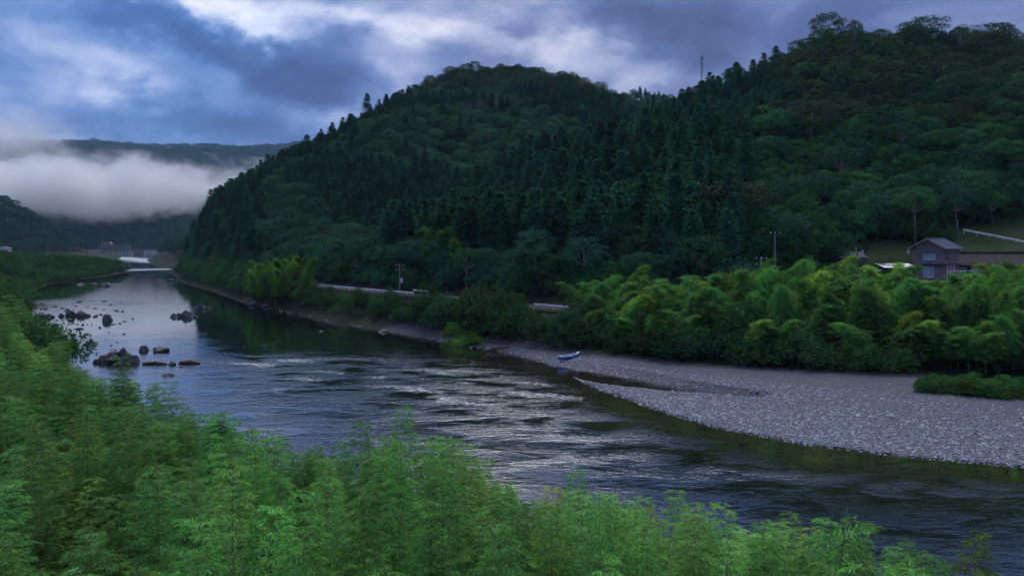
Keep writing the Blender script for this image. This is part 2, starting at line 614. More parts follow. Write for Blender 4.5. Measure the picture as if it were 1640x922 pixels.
M_dark = mottled('dark_metal', (0.03, 0.03, 0.035), (0.06, 0.06, 0.065), 3.0, 0.5, 0.5)
M_white = mottled('white_paint', (0.66, 0.67, 0.70), (0.80, 0.81, 0.82), 1.0, 0.6, 0.3, 0.1)
M_siding = mottled('brown_siding', (0.22, 0.155, 0.16), (0.30, 0.215, 0.22), 0.8, 0.75, 0.2, 0.2)
M_bankrock = mottled('bank_rock', (0.04, 0.04, 0.045), (0.11, 0.11, 0.12), 1.4, 0.8, 0.2, 0.9, 0.06)
M_timber = mottled('dark_timber', (0.05, 0.035, 0.03), (0.10, 0.07, 0.06), 2.0)
M_blueroof = mottled('slate_blue_roof', (0.10, 0.12, 0.18), (0.17, 0.20, 0.28), 1.0, 0.45, 0.5, 0.2)
M_brownroof = mottled('brown_tiles', (0.032, 0.024, 0.030), (0.060, 0.045, 0.055), 1.2, 0.75, 0.15, 0.3)
M_pinkroof = mottled('faded_red_roof', (0.30, 0.16, 0.17), (0.42, 0.24, 0.24), 0.3)
M_granite = mottled('granite', (0.28, 0.29, 0.32), (0.48, 0.49, 0.52), 3.0, 0.5, 0.4)
M_blue = mottled('blue_hull', (0.02, 0.16, 0.55), (0.03, 0.22, 0.68), 1.0, 0.3, 0.5, 0.05)


def glass_mat():
    m, N, out = new_mat('window_glass')
    principled(N, out, (0.10, 0.14, 0.17), 0.06, 0.8)
    return m


M_glass = glass_mat()


def ground_mat():
    m, N, out = new_mat('ground')
    tc = N.n('ShaderNodeTexCoord').outputs['Object']
    n1, n2 = N.noise(tc, 0.05, 6, 0.6), N.noise(tc, 0.9, 6, 0.65)
    f = N.math('ADD', N.math('MULTIPLY', n1, 0.5), N.math('MULTIPLY', n2, 0.5))
    soil = N.ramp(f, [(0.35, (0.012, 0.014, 0.009)), (0.55, (0.016, 0.026, 0.012)), (0.7, (0.024, 0.036, 0.015))])
    at = N.n('ShaderNodeAttribute', attribute_name='gravel')
    n3 = N.noise(tc, 3.5, 4, 0.7)
    sand = N.ramp(n3, [(0.3, (0.040, 0.041, 0.052)), (0.7, (0.075, 0.077, 0.095))])
    lawn_at = N.n('ShaderNodeAttribute', attribute_name='lawn')
    lawn = N.ramp(n2, [(0.35, (0.018, 0.038, 0.013)), (0.65, (0.034, 0.058, 0.020))])
    c = N.mix(lawn_at.outputs['Fac'], soil, lawn)
    c = N.mix(at.outputs['Fac'], c, sand)
    principled(N, out, c, 0.92, 0.15, 0, bump(N, n2, 0.7, 0.15))
    return m


def stone_mat():
    m, N, out = new_mat('cobble_stone')
    oi = N.n('ShaderNodeObjectInfo')
    ge = N.n('ShaderNodeNewGeometry')
    tc = N.n('ShaderNodeTexCoord').outputs['Object']
    n1 = N.noise(tc, 6.0, 4, 0.6)
    r = N.math('FRACT', N.math('ADD', ge.outputs['Random Per Island'], oi.outputs['Random']))
    c = N.ramp(r, [(0.0, (0.14, 0.15, 0.185)), (0.35, (0.25, 0.27, 0.335)), (0.75, (0.34, 0.365, 0.44)), (1.0, (0.46, 0.48, 0.55))])
    c = N.mix(N.math('MULTIPLY', n1, 0.5), c, (0.12, 0.115, 0.12, 1))
    principled(N, out, c, 0.75, 0.3, 0, bump(N, n1, 0.3, 0.02))
    return m


def water_mat():
    m, N, out = new_mat('river_water')
    tc = N.n('ShaderNodeTexCoord').outputs['Object']
    rip = N.n('ShaderNodeAttribute', attribute_name='ripple').outputs['Fac']
    foam = N.n('ShaderNodeAttribute', attribute_name='foam').outputs['Fac']
    shal = N.n('ShaderNodeAttribute', attribute_name='shallow').outputs['Fac']
    # flow runs from the far left to the near right: ripples are drawn out along it
    a = N.noise(N.mapping(tc, (0.62, 1.5, 1), rot=(0, 0, R(14))), 1.25, 3, 0.55, 0.1)
    b = N.noise(N.mapping(tc, (0.7, 1.7, 1), rot=(0, 0, R(8))), 3.8, 3, 0.6, 0.1)
    c = N.noise(N.mapping(tc, (1.0, 1.7, 1), rot=(0, 0, R(20))), 0.16, 4, 0.6, 0.3)
    calm = N.noise(N.mapping(tc, (0.5, 1.0, 1)), 1.3, 2, 0.5)
    h = N.math('ADD', N.math('MULTIPLY', a, 0.75), N.math('MULTIPLY', b, 0.42))
    patch = N.n('ShaderNodeMapRange', interpolation_type='SMOOTHSTEP')
    N.set(patch, 0, c)
    patch.inputs[1].default_value, patch.inputs[2].default_value = 0.38, 0.60
    patch.inputs[3].default_value, patch.inputs[4].default_value = 0.22, 1.25
    amp = N.math('MULTIPLY', rip, patch.outputs[0])
    h = N.math('ADD', N.math('MULTIPLY', h, amp), N.math('MULTIPLY', calm, 0.014))
    nrm = bump(N, h, 1.0, 0.30)
    bed = N.noise(tc, 0.8, 5, 0.65)
    deep = N.ramp(N.noise(tc, 0.06, 4, 0.6), [(0.3, (0.004, 0.008, 0.005)), (0.7, (0.010, 0.014, 0.008))])
    brown = N.ramp(bed, [(0.35, (0.016, 0.013, 0.008)), (0.7, (0.045, 0.037, 0.024))])
    col = N.mix(shal, deep, brown)
    fn = N.noise(N.mapping(tc, (0.6, 2.0, 1), rot=(0, 0, R(12))), 1.9, 6, 0.72)
    fm = N.n('ShaderNodeMapRange', interpolation_type='SMOOTHSTEP')
    N.set(fm, 0, N.math('MULTIPLY_ADD', foam, 0.31, N.math('SUBTRACT', fn, 0.70)))
    fm.inputs[1].default_value, fm.inputs[2].default_value = 0.0, 0.16
    fac = N.math('MULTIPLY', fm.outputs[0], N.math('GREATER_THAN', foam, 0.02))
    wb0 = principled(N, None, col, 0.3, 0.0)
    gl = N.n('ShaderNodeBsdfGlossy')
    gl.inputs['Color'].default_value = (0.92, 0.96, 1.0, 1)
    gl.inputs['Roughness'].default_value = 0.03
    N.t.links.new(nrm, gl.inputs['Normal'])
    fr = N.n('ShaderNodeFresnel')
    fr.inputs['IOR'].default_value = 1.34
    N.t.links.new(nrm, fr.inputs['Normal'])
    wb = N.n('ShaderNodeMixShader')
    N.t.links.new(N.math('POWER', fr.outputs[0], 0.50), wb.inputs[0])
    N.t.links.new(wb0.outputs[0], wb.inputs[1])
    N.t.links.new(gl.outputs[0], wb.inputs[2])
    fb = principled(N, None, (0.62, 0.64, 0.68), 0.7, 0.3, 0, nrm)
    mx = N.n('ShaderNodeMixShader')
    N.t.links.new(fac, mx.inputs[0])
    N.t.links.new(wb.outputs[0], mx.inputs[1])
    N.t.links.new(fb.outputs[0], mx.inputs[2])
    N.t.links.new(mx.outputs[0], out.inputs[0])
    return m


M_ground, M_stone, M_water = ground_mat(), stone_mat(), water_mat()


# ---------------------------------------------------------------- ground + river
def axis(*spans):
    r = []
    for a, b, s in spans:
        r.append(np.arange(a, b, s))
    r.append([spans[-1][1]])
    return np.concatenate(r)


def sheet(xs, ys):
    X, Y = np.meshgrid(xs, ys, indexing='ij')
    i = np.arange(len(xs) * len(ys)).reshape(len(xs), len(ys))
    q = np.stack([i[:-1, :-1], i[1:, :-1], i[1:, 1:], i[:-1, 1:]], -1).reshape(-1, 4)
    return X.ravel(), Y.ravel(), q


def lawn_zone(x, y):
    return sstep(57, 60, x) * sstep(140, 143, y) * (1 - sstep(151, 156, y - 0.5 * np.maximum(x - 76, 0)))


gx = axis((-5200, -1600, 150), (-1600, -700, 30), (-700, -260, 12), (-260, -100, 6), (-100, 110, 1.5), (110, 260, 6), (260, 500, 24), (500, 5200, 160))
gy = axis((-300, 0, 20), (0, 200, 1.5), (200, 560, 5), (560, 1100, 12), (1100, 2000, 30), (2000, 4400, 60), (4400, 5600, 150))
X, Y, q = sheet(gx, gy)
Z = terrain(X, Y)
grav = ((seg_dist(X, Y, SHORE_R) > -30) & (seg_dist(X, Y, VEG_R) < 0.5) & (Y < 150)).astype(float)
ground = structure(obj('ground', np_mesh('ground', np.stack([X, Y, Z], 1), q, mats=[M_ground], smooth=True,
                                         attrs={'gravel': grav, 'lawn': lawn_zone(X, Y)})))

wx = axis((-1000, -260, 10), (-260, -100, 3), (-100, 70, 0.9), (70, 420, 14))
wy = axis((-200, 10, 20), (10, 210, 0.9), (210, 520, 3), (520, 2000, 14))
X, Y, q = sheet(wx, wy)
PX, PY = 820 + FPX * X / np.maximum(Y, 1), HORIZ + FPX * CAMZ / np.maximum(Y, 1)


def line_mask(pts, w, z=0):
    return np.exp(-(seg_dist(X, Y, [water_pt(*p) for p in pts]) / w) ** 2)


# riffle below the bar: fast water from Y ~ 112 m downstream
flow = sstep(116, 98, Y + 0.10 * X)
leftness = sstep(0.02, -0.16, X / Y - (Y - 55) * 0.0012)
rip = 0.025 + 0.05 * sstep(150, 120, Y) + (0.05 + 0.15 * np.exp(-((PX - 680) / 300) ** 2)) * flow
core = line_mask([(380, 585), (500, 578), (620, 575), (760, 600), (860, 640), (960, 700)], 9.0)
rip += 0.18 * core + 0.06 * line_mask([(430, 640), (600, 680), (800, 740)], 11.0)
rip *= 1 - 0.72 * np.exp(-(np.abs(seg_dist(X, Y, SHORE_R)) / 6.0) ** 2)
rip += 0.16 * line_mask([(1150, 760), (1400, 775), (1600, 790)], 2.5)
rip += 0.5 * (line_mask([(190, 431), (285, 431)], 18) + line_mask([(190, 414), (255, 416)], 40))
rip += 0.18 * line_mask([(80, 482), (200, 487)], 5)
foam = (1.0 * line_mask([(200, 433), (285, 430)], 12) + 1.1 * line_mask([(195, 412), (250, 420)], 22) + 0.7 * line_mask([(255, 454), (290, 454)], 3)
        + 0.85 * line_mask([(80, 484), (130, 485), (170, 484), (205, 487)], 1.6) + 0.7 * line_mask([(85, 453), (130, 453), (190, 453)], 2.5)
        + 0.6 * line_mask([(150, 464), (180, 463)], 1.5) + 0.62 * line_mask([(440, 581), (480, 576), (560, 574), (625, 575)], 2.2)
        + 0.7 * line_mask([(410, 552), (440, 552)], 0.5) + 0.55 * line_mask([(310, 578), (380, 582), (430, 590)], 1.5)
        + 0.45 * line_mask([(480, 600), (560, 612), (640, 600)], 2.5) + 0.45 * line_mask([(700, 592), (800, 600), (900, 618), (950, 626)], 2.0)
        + 0.4 * line_mask([(520, 640), (640, 660), (720, 650)], 3.0) + 0.35 * line_mask([(1370, 772), (1440, 780), (1500, 792)], 0.5))
for k in range(46):                                             # short broken crests of the riffle
    pxs = rng.uniform(400, 980)
    c0 = np.interp(pxs, [400, 620, 760, 860, 980], [600, 590, 612, 640, 680])
    pys = c0 + rng.normal() * 26
    ln = rng.uniform(12, 42)
    foam = foam + rng.uniform(0.35, 0.62) * line_mask([(pxs - ln, pys - 1), (pxs, pys - 2 + 0.02 * ln), (pxs + ln, pys + 0.10 * ln)], rng.uniform(0.6, 1.1))
sR_w = seg_dist(X, Y, SHORE_R)
shal = np.exp(-(np.minimum(sR_w, 0) / 9.0) ** 2) * sstep(-20, 10, X) + 0.25 * sstep(60, 110, 0 * X + 90 - Y)
river = structure(obj('river', np_mesh('river', np.stack([X, Y, 0 * X], 1), q, mats=[M_water], smooth=True,
                                       attrs={'ripple': np.clip(rip * 0.66, 0, 1.4), 'foam': np.where(Y < 135, np.clip(foam, 0, 0.80), np.clip(foam, 0, 1.0)), 'shallow': np.clip(shal, 0, 1)})))

# road on the far bank, with its edge line
def ribbon(name, poly, off0, off1, zoff, mat, step=3.0):
    pts = [Vector((*p, 0)) for p in poly]
    fine = []
    for a, b in zip(pts[:-1], pts[1:]):
        n = max(1, int((b - a).length / step))
        fine += [a.lerp(b, i / n) for i in range(n)]
    fine.append(pts[-1])
    vs, fs = [], []
    for i, p in enumerate(fine):
        d = (fine[min(i + 1, len(fine) - 1)] - fine[max(i - 1, 0)]).normalized()
        nrm = Vector((-d.y, d.x, 0))
        for o in (off0, off1):
            qv = p + nrm * o
            vs.append((qv.x, qv.y, 5.5 + zoff))
        if i:
            k = 2 * i
            fs.append((k - 2, k - 1, k + 1, k))
    return MB().add(vs, fs).build(name, mat)


road_pts = [p for p in ROAD if 90 < p[1] < 230 and p[0] < 165]
structure(ribbon('road', road_pts, 0.3, 4.8, 0.03, M_asphalt))
# ---------------------------------------------------------------- plant prototypes
def unit(v):
    return v / np.maximum(np.linalg.norm(v, axis=-1, keepdims=True), 1e-6)


def leaves(c, d, nrm, L, Wd):
    """rhombic leaves: base point c, pointing along d, blade normal nrm"""
    d = unit(d)
    s = unit(np.cross(d, nrm))
    L, Wd = np.broadcast_to(L, (len(c),))[:, None], np.broadcast_to(Wd, (len(c),))[:, None]
    up = unit(np.cross(s, d))
    v = np.stack([c, c + d * L * 0.45 + s * Wd * 0.5 + up * L * 0.04, c + d * L - up * L * 0.06, c + d * L * 0.45 - s * Wd * 0.5 + up * L * 0.04], 1).reshape(-1, 3)
    return v, np.arange(len(c) * 4).reshape(-1, 4)


def rnd(n, k=3, r=None):
    return (r or rng).normal(size=(n, k))


class Proto:
    def __init__(self, name, wood_name, leaf_name, wood, wmat, lv, lq, lmat, height, width):
        self.wood = wood.mesh(wood_name, wmat, True)
        self.leaf = np_mesh(leaf_name, lv, lq, mats=[lmat])
        self.wood_name, self.leaf_name, self.h, self.w = wood_name, leaf_name, height, width
        # joined copy for the uncountable rest of a wood
        wv = np.array([v.co[:] for v in self.wood.vertices])
        wq = [list(p.vertices) for p in self.wood.polygons if len(p.vertices) == 4]
        self.both = np_mesh(name, np.concatenate([lv, wv]), np.concatenate([lq, np.array(wq) + len(lv)]), mats=[lmat, wmat],
                            mat_idx=np.concatenate([np.zeros(len(lq)), np.ones(len(wq))]))


def make_cedar(seed, slim=1.0):
    r = np.random.default_rng(seed)
    H, RAD = 16.0, 2.5 * slim
    n = 85
    t = np.sort(r.random(n)) ** 0.85
    z = H * (0.14 + 0.86 * t)
    ang = np.arange(n) * 2.39996 + r.random(n) * 0.8
    prof = (1 - t) ** 0.62 * (0.55 + 0.45 * sstep(0, 0.18, t)) + 0.04
    Ln = RAD * prof * (0.72 + 0.5 * r.random(n))
    cs, ds = [], []
    for i in range(n):
        k = 3 if Ln[i] > 0.9 else 2
        for j in range(k):
            f = (j + 1) / k
            c = np.array([math.cos(ang[i]) * Ln[i] * f, math.sin(ang[i]) * Ln[i] * f, z[i] - 0.22 * Ln[i] * f * f + 0.25 * f])
            m = 11
            cc = c + rnd(m, 3, r) * np.array([0.26, 0.26, 0.17]) * (0.6 + 0.8 * min(1, Ln[i]))
            out = np.array([math.cos(ang[i]), math.sin(ang[i]), 0.35])
            cs.append(cc)
            ds.append(out + rnd(m, 3, r) * 0.55)
    top = np.zeros((26, 3)); top[:, 2] = H * (0.95 + 0.06 * r.random(26)); top[:, :2] = rnd(26, 2, r) * 0.12
    cs.append(top); ds.append(rnd(26, 3, r) * 0.4 + [0, 0, 1])
    c, d = np.concatenate(cs), np.concatenate(ds)
    lv, lq = leaves(c, d, rnd(len(c), 3, r) * 0.5 + [0, 0, 1], 0.62 * (0.6 + 0.8 * r.random(len(c))), 0.26)
    wood = MB().tube([(0, 0, -1), (0.05, 0, H * 0.4), (0, 0.03, H * 0.97)], [0.24, 0.17, 0.03], 6)
    return Proto('cedar_far', 'trunk', 'crown', wood, M_bark, lv, lq, M_needle, H, 2 * RAD)


def make_broadleaf(seed, H=11.0, RAD=4.0, flat=0.5, lobes=20, pale=False, base=0.45, leaf=0.42, per=120):
    r = np.random.default_rng(seed)
    cs, ds, ns = [], [], []
    wood = MB()
    zc = H * (base + (1 - base) * 0.5)
    hz = H * (1 - base) * 0.5
    bend = rnd(1, 2, r)[0] * 0.35
    trunk = [(0, 0, -1), (bend[0] * 0.4, bend[1] * 0.4, H * base * 0.55), (bend[0], bend[1], H * base), (bend[0] * 0.6, bend[1] * 0.6, H * (base + 0.25))]
    wood.tube(trunk, [0.28, 0.2, 0.16, 0.06], 6)
    fork = np.array(trunk[2])
    for i in range(lobes):
        f = (i + 0.5) / lobes
        u = 1 - 1.55 * f                       # from the top of the crown down its sides
        a = i * 2.39996 + r.random() * 0.7
        rr = math.sqrt(max(0, 1 - u * u)) * RAD * (0.72 + 0.4 * r.random())
        c = np.array([math.cos(a) * rr, math.sin(a) * rr, zc + u * hz * (0.85 + 0.3 * r.random())])
        lr = (0.30 + 0.16 * r.random()) * RAD
        m = int(per * (0.7 + 0.6 * r.random()))
        v = unit(rnd(m, 3, r))
        v[:, 2] = np.abs(v[:, 2]) * 1.0 - 0.25 * (r.random(m) < 0.4)
        v = unit(v)
        rad = lr * (0.72 + 0.34 * r.random(m))[:, None]
        p = c + v * rad * np.array([1, 1, flat + 0.1])
        cs.append(p)
        ns.append(v * [1, 1, 1.2] + rnd(m, 3, r) * 0.35)
        ds.append(np.cross(v, rnd(m, 3, r)) + v * 0.4 - [0, 0, 0.15])
        if i % 2 == 0:
            mid = fork * 0.5 + c * 0.5 + np.array([0, 0, -0.3])
            wood.tube([tuple(fork), tuple(mid), tuple(c)], [0.12, 0.07, 0.02], 4, False)
    c, d, n = np.concatenate(cs), np.concatenate(ds), np.concatenate(ns)
    lv, lq = leaves(c, d, n, leaf * (0.65 + 0.7 * r.random(len(c))), leaf * 0.55)
    return Proto('broadleaf_far', 'trunk', 'crown', wood, M_palebark if pale else M_bark, lv, lq, M_leaf, H, 2 * RAD)


def make_shrub(seed, H=3.0, RAD=2.0, leaf=0.22, lobes=14, per=150):
    r = np.random.default_rng(seed)
    cs, ds, ns = [], [], []
    wood = MB()
    for i in range(lobes):
        f = (i + 0.5) / lobes
        u = 1 - 1.0 * f
        a = i * 2.39996 + r.random() * 0.9
        rr = math.sqrt(max(0, 1 - u * u)) * RAD * (0.65 + 0.5 * r.random())
        c = np.array([math.cos(a) * rr, math.sin(a) * rr, H * (0.12 + 0.72 * u) * (0.8 + 0.35 * r.random())])
        lr = RAD * (0.28 + 0.2 * r.random())
        m = int(per * (0.7 + 0.6 * r.random()))
        v = unit(rnd(m, 3, r))
        v[:, 2] = np.abs(v[:, 2]) - 0.3 * (r.random(m) < 0.4)
        p = c + v * lr * (0.6 + 0.5 * r.random(m))[:, None]
        cs.append(p); ns.append(v + rnd(m, 3, r) * 0.4); ds.append(np.cross(v, rnd(m, 3, r)) + v * 0.6)
        wood.tube([(c[0] * 0.1, c[1] * 0.1, -0.4), (c[0] * 0.5, c[1] * 0.5, c[2] * 0.5), tuple(c)], [0.05, 0.035, 0.012], 4, False)
    c, d, n = np.concatenate(cs), np.concatenate(ds), np.concatenate(ns)
    lv, lq = leaves(c, d, n, leaf * (0.6 + 0.8 * r.random(len(c))), leaf * 0.5)
    return Proto('shrub_far', 'stem', 'foliage', wood, M_bark, lv, lq, M_leaf, H, 2 * RAD)


def make_bank_bamboo(seed, H=11.0, W_=1.25, per=46):
    """tall culm whose leafy upper part arches over like a plume"""
    r = np.random.default_rng(seed)
    lean = rnd(1, 2, r)[0]
    lean = lean / np.linalg.norm(lean)
    ts = np.linspace(0, 1, 14)
    arch = 1.5 + r.random() * 1.6
    path = np.stack([lean[0] * arch * ts ** 3.2, lean[1] * arch * ts ** 3.2, H * (ts - 0.10 * ts ** 5)], 1)
    path[0, 2] = -0.6
    wood = MB().tube([tuple(p) for p in path], list(np.linspace(0.055, 0.012, 14)), 5)
    cs, ds = [], []
    nb = 72
    for i in range(nb):
        t = 0.30 + 0.70 * (i + r.random()) / nb
        p = np.array([np.interp(t, ts, path[:, k]) for k in range(3)])
        f = (t - 0.30) / 0.70
        Lb = W_ * (0.35 + 0.65 * math.sin(math.pi * min(1, 0.12 + 0.86 * f)) ** 0.8) * (0.35 + 1.0 * r.random())
        a = i * 2.39996 + r.random()
        o = np.array([math.cos(a), math.sin(a), 0])
        m = per
        s = r.random(m) ** 0.7
        pp = p + o * (Lb * s)[:, None] + np.array([0, 0, 1]) * (Lb * (0.55 * s - 0.75 * s * s))[:, None] + rnd(m, 3, r) * 0.13
        cs.append(pp)
        ds.append(o * 0.5 + np.array([0, 0, -0.65]) + rnd(m, 3, r) * 0.5)
    c, d = np.concatenate(cs), np.concatenate(ds)
    lv, lq = leaves(c, d, rnd(len(c), 3, r) * 0.6 + [0, 0, 1], 0.36 * (0.6 + 0.8 * r.random(len(c))), 0.07)
    return Proto('bamboo_far', 'culm', 'foliage', wood, M_culm, lv, lq, M_bamboo, H, 2 * W_)


def make_near_bamboo(seed, H=7.5, W_=1.15):
    """slender culm with tiers of feathery side branches, tapering to a spire"""
    r = np.random.default_rng(seed)
    lean = rnd(1, 2, r)[0] * 0.30
    ts = np.linspace(0, 1, 16)
    path = np.stack([lean[0] * ts ** 2.4, lean[1] * ts ** 2.4, H * ts], 1)
    path[0, 2] = -0.5
    wood = MB().tube([tuple(p) for p in path], list(np.linspace(0.026, 0.004, 16)), 5)
    cs, ds, ls = [], [], []
    nn = 21
    for i in range(nn):
        t = 0.30 + 0.69 * (i + 0.4 * r.random()) / nn
        p = np.array([np.interp(t, ts, path[:, k]) for k in range(3)])
        f = (t - 0.30) / 0.70
        Lb0 = W_ * (1 - f) ** 0.72 * (0.65 + 0.35 * sstep(0, 0.2, f)) + 0.14
        a0 = i * 2.6 + r.random()
        for j in range(4 if f < 0.85 else 3):
            a = a0 + j * 1.65 + r.normal() * 0.3
            Lb = Lb0 * (0.6 + 0.55 * r.random())
            o = np.array([math.cos(a), math.sin(a), 0.0])
            side = np.array([-o[1], o[0], 0.0])
            rise = 0.75 + 0.3 * r.random()
            tip = lambda s: p + o * Lb * s * (1 - 0.1 * s) + np.array([0, 0, Lb * (rise * s - 0.72 * s * s)])
            wood.tube([tuple(p), tuple(tip(0.5)), tuple(tip(1.0))], [0.006, 0.004, 0.0015], 3, False)
            nt = max(4, int(10 * Lb / W_) + 3)
            for kx in range(nt):
                s = 0.18 + 0.82 * (kx + r.random()) / nt
                b = tip(min(s, 1.0))
                sg = 1 if kx % 2 else -1
                tl = 0.26 * (1.15 - 0.6 * s) * (0.6 + 0.7 * r.random())
                td = unit(o * 0.75 + side * sg * 0.75 + np.array([0, 0, 0.10 * r.normal()]))
                m = 7
                u = (np.arange(m) + 0.6) / m
                pp = b + td * (tl * u)[:, None] + np.array([0, 0, -0.10]) * (u * u * tl * 2)[:, None]
                fan = np.where(np.arange(m) % 2 == 0, 1, -1)[:, None]
                perp = np.cross(td, [0, 0, 1])
                dd = td * 0.85 + perp * fan * 0.55 + np.array([0, 0, -0.30]) + rnd(m, 3, r) * 0.18
                cs.append(pp); ds.append(dd); ls.append(0.155 * (0.7 + 0.6 * r.random(m)))
    c, d, l = np.concatenate(cs), np.concatenate(ds), np.concatenate(ls)
    lv, lq = leaves(c, d, rnd(len(c), 3, r) * 0.35 + [0, 0, 1], l, 0.030)
    return Proto('near_bamboo_far', 'culm', 'foliage', wood, M_culm, lv, lq, M_bamboo, H, 2 * W_)


P_cedar = [make_cedar(100 + i, s) for i, s in enumerate((1.0, 0.9, 1.12, 0.8, 1.0))]
P_broad = [make_broadleaf(200 + i, H, Rd, fl, lb, pl, bs) for i, (H, Rd, fl, lb, pl, bs) in enumerate(
    [(11, 4.2, 0.5, 22, False, 0.40), (10, 3.6, 0.6, 18, True, 0.45), (12, 4.6, 0.42, 26, False, 0.48), (9, 3.8, 0.55, 18, False, 0.35),
     (12, 4.0, 0.4, 20, True, 0.55), (10.5, 3.2, 0.7, 18, False, 0.35)])]
P_shrub = [make_shrub(300 + i, H, Rd) for i, (H, Rd) in enumerate([(3.0, 2.0), (2.4, 1.8), (3.6, 1.9), (2.0, 2.2)])]
P_bank = [make_bank_bamboo(400 + i, H, w) for i, (H, w) in enumerate([(11, 1.3), (10, 1.1), (12, 1.5), (11, 1.2), (9.5, 1.4), (11.5, 1.0)])]
P_near = [make_near_bamboo(500 + i, H, w) for i, (H, w) in enumerate([(7.5, 1.15), (7.5, 1.0), (7.5, 1.3), (7.5, 1.1), (7.5, 0.9), (7.5, 1.25), (7.5, 1.05)])]


# ---------------------------------------------------------------- planting
class Plants:
    """a list of plants of one kind"""
    def __init__(self, protos):
        self.p = protos
        self.rows = []      # x, y, z, rot, sxy, sz, idx, tint, tag

    def add(self, x, y, z, rot, sxy, sz, idx, tint, info):
        self.rows.append((float(x), float(y), float(z), float(rot), float(sxy), float(sz), int(idx), tuple(float(c) for c in tint), info))


def jitter_grid(x0, x1, y0, y1, s):
    gx_, gy_ = np.meshgrid(np.arange(x0, x1, s), np.arange(y0, y1, s), indexing='ij')
    gx_, gy_ = gx_.ravel(), gy_.ravel()
    gx_ = gx_ + (rng.random(len(gx_)) - 0.5) * s * 0.95
    gy_ = gy_ + (rng.random(len(gy_)) - 0.5) * s * 0.95
    return gx_, gy_


def tvar(c, v=0.16):
    k = 1 + (rng.random() - 0.5) * 2 * v
    return (c[0] * k * (1 + rng.normal() * 0.06), c[1] * k, c[2] * k * (1 + rng.normal() * 0.06))


cedars, broads, shrubs, bankb, nearb = Plants(P_cedar), Plants(P_broad), Plants(P_shrub), Plants(P_bank), Plants(P_near)

T_CEDAR = (0.042, 0.125, 0.072)
T_CEDAR_B = (0.052, 0.160, 0.088)
T_OLIVE = (0.054, 0.096, 0.050)
T_GREEN = (0.050, 0.150, 0.056)
T_DARK = (0.036, 0.112, 0.062)
T_GREY = (0.050, 0.078, 0.056)
T_BAMB = (0.135, 0.310, 0.085)
T_YELL = (0.260, 0.430, 0.085)
T_NEAR = (0.170, 0.390, 0.122)

# --- hillsides
for zone, s in (('mid', 4.3), ('right', 4.5), ('behind', 8.0), ('left', 6.0), ('far', 7.5)):
    if zone == 'mid':
        x, y = jitter_grid(-235, 110, 185, 510, s)
    elif zone == 'right':
        x, y = jitter_grid(-30, 230, 118, 290, s)
    elif zone == 'behind':
        x, y = jitter_grid(60, 260, 820, 930, s)
    elif zone == 'left':
        x, y = jitter_grid(-900, -240, 470, 1180, s)
    else:
        x, y = jitter_grid(-1000, -300, 1210, 1640, s)
    z = tz(x, y)
    sD = seg_dist(x, y, ROAD)
    sL = seg_dist(x, y, SHORE_L)
    px = 820 + FPX * x / y
    py = HORIZ + FPX * (CAMZ - z) / y
    ridge = crest_height(x, y)
    keep = (px > -60) & (px < 1720) & seen(x, y, z + 14)
    if zone in ('mid', 'right', 'behind'):
        keep &= (sD > 7.5) | ((y > 232) & (sD > 1.0))
    if zone == 'right':
        keep &= (y > 150 + 10 * (x > 45)) | (sD > 9)
        keep &= ~((x > 57) & (x < 120) & (y < 151 + 0.5 * np.maximum(x - 76, 0))) & ~((x > 36) & (x < 58) & (y < 140))
        keep &= ~((x < 10) & (y > 285))
    if zone == 'mid':
        keep &= ~((x > -32) & (y < 290 + 0 * x) & (ridge > 5) & (seg_dist(x, y, [(-32, 185), (-20, 230), (0, 262), (30, 290)]) < 0))
    if zone == 'left':
        keep &= (sL > 12) & (z > 5) & ((y < 930) | (y > 1068))
    for i in np.nonzero(keep)[0]:
        n = fbm(x[i] / 38, y[i] / 38, 1.0, 3) + rng.normal() * 0.05
        kind, tint = 'cedar', T_CEDAR
        if zone == 'right':
            u = x[i] / y[i]
            if u > 0.30 + n * 0.25:
                kind, tint = 'broad', (T_OLIVE if n + rng.normal() * 0.12 > -0.10 else T_GREEN)
                if z[i] < 38:
                    tint = T_DARK if rng.random() < 0.65 else T_GREEN
            elif z[i] < 8.5 + 5 * n:
                kind, tint = 'broad', T_DARK
            elif u > 0.13:
                kind, tint = ('cedar', T_CEDAR_B)
                if rng.random() < 0.3:
                    kind, tint = 'broad', (0.030, 0.070, 0.044)
        elif zone == 'mid':
            low = sD[i] < 28
            if low or n > 0.07 and px[i] > 430:
                kind, tint = 'broad', (T_DARK if n < 0.16 else T_GREEN)
            if 570 < px[i] < 930 and z[i] > 22 and n > -0.07:
                kind, tint = 'broad', ((0.052, 0.148, 0.070) if rng.random() < 0.6 else (0.042, 0.122, 0.066))
            if z[i] > 92:
                kind, tint = 'broad', T_OLIVE
            if px[i] < 420:
                kind, tint = 'cedar', T_CEDAR
        elif zone in ('left', 'far', 'behind'):
            kind, tint = ('broad', T_DARK) if n > -0.06 else ('cedar', T_CEDAR)
        tint = tvar(tint)
        if kind == 'cedar':
            sc = (0.66 + 0.36 * rng.random()) * (0.80 if zone == 'mid' else 0.92)
            if zone == 'right':
                sc *= 1.12 if z[i] < 36 else 0.80
            if zone == 'mid':
                sc *= 0.9 + 0.25 * rng.random()
            cedars.add(x[i], y[i], z[i], rng.random() * 6.28, sc * (1.05 + 0.35 * rng.random()), sc, rng.integers(5), tint, zone)
        else:
            sc = (0.62 + 0.42 * rng.random()) * (0.82 if zone in ('mid', 'right') else 1.0)
            broads.add(x[i], y[i], z[i], rng.random() * 6.28, sc, sc * (0.9 + 0.2 * rng.random()), rng.integers(6), tint, zone)

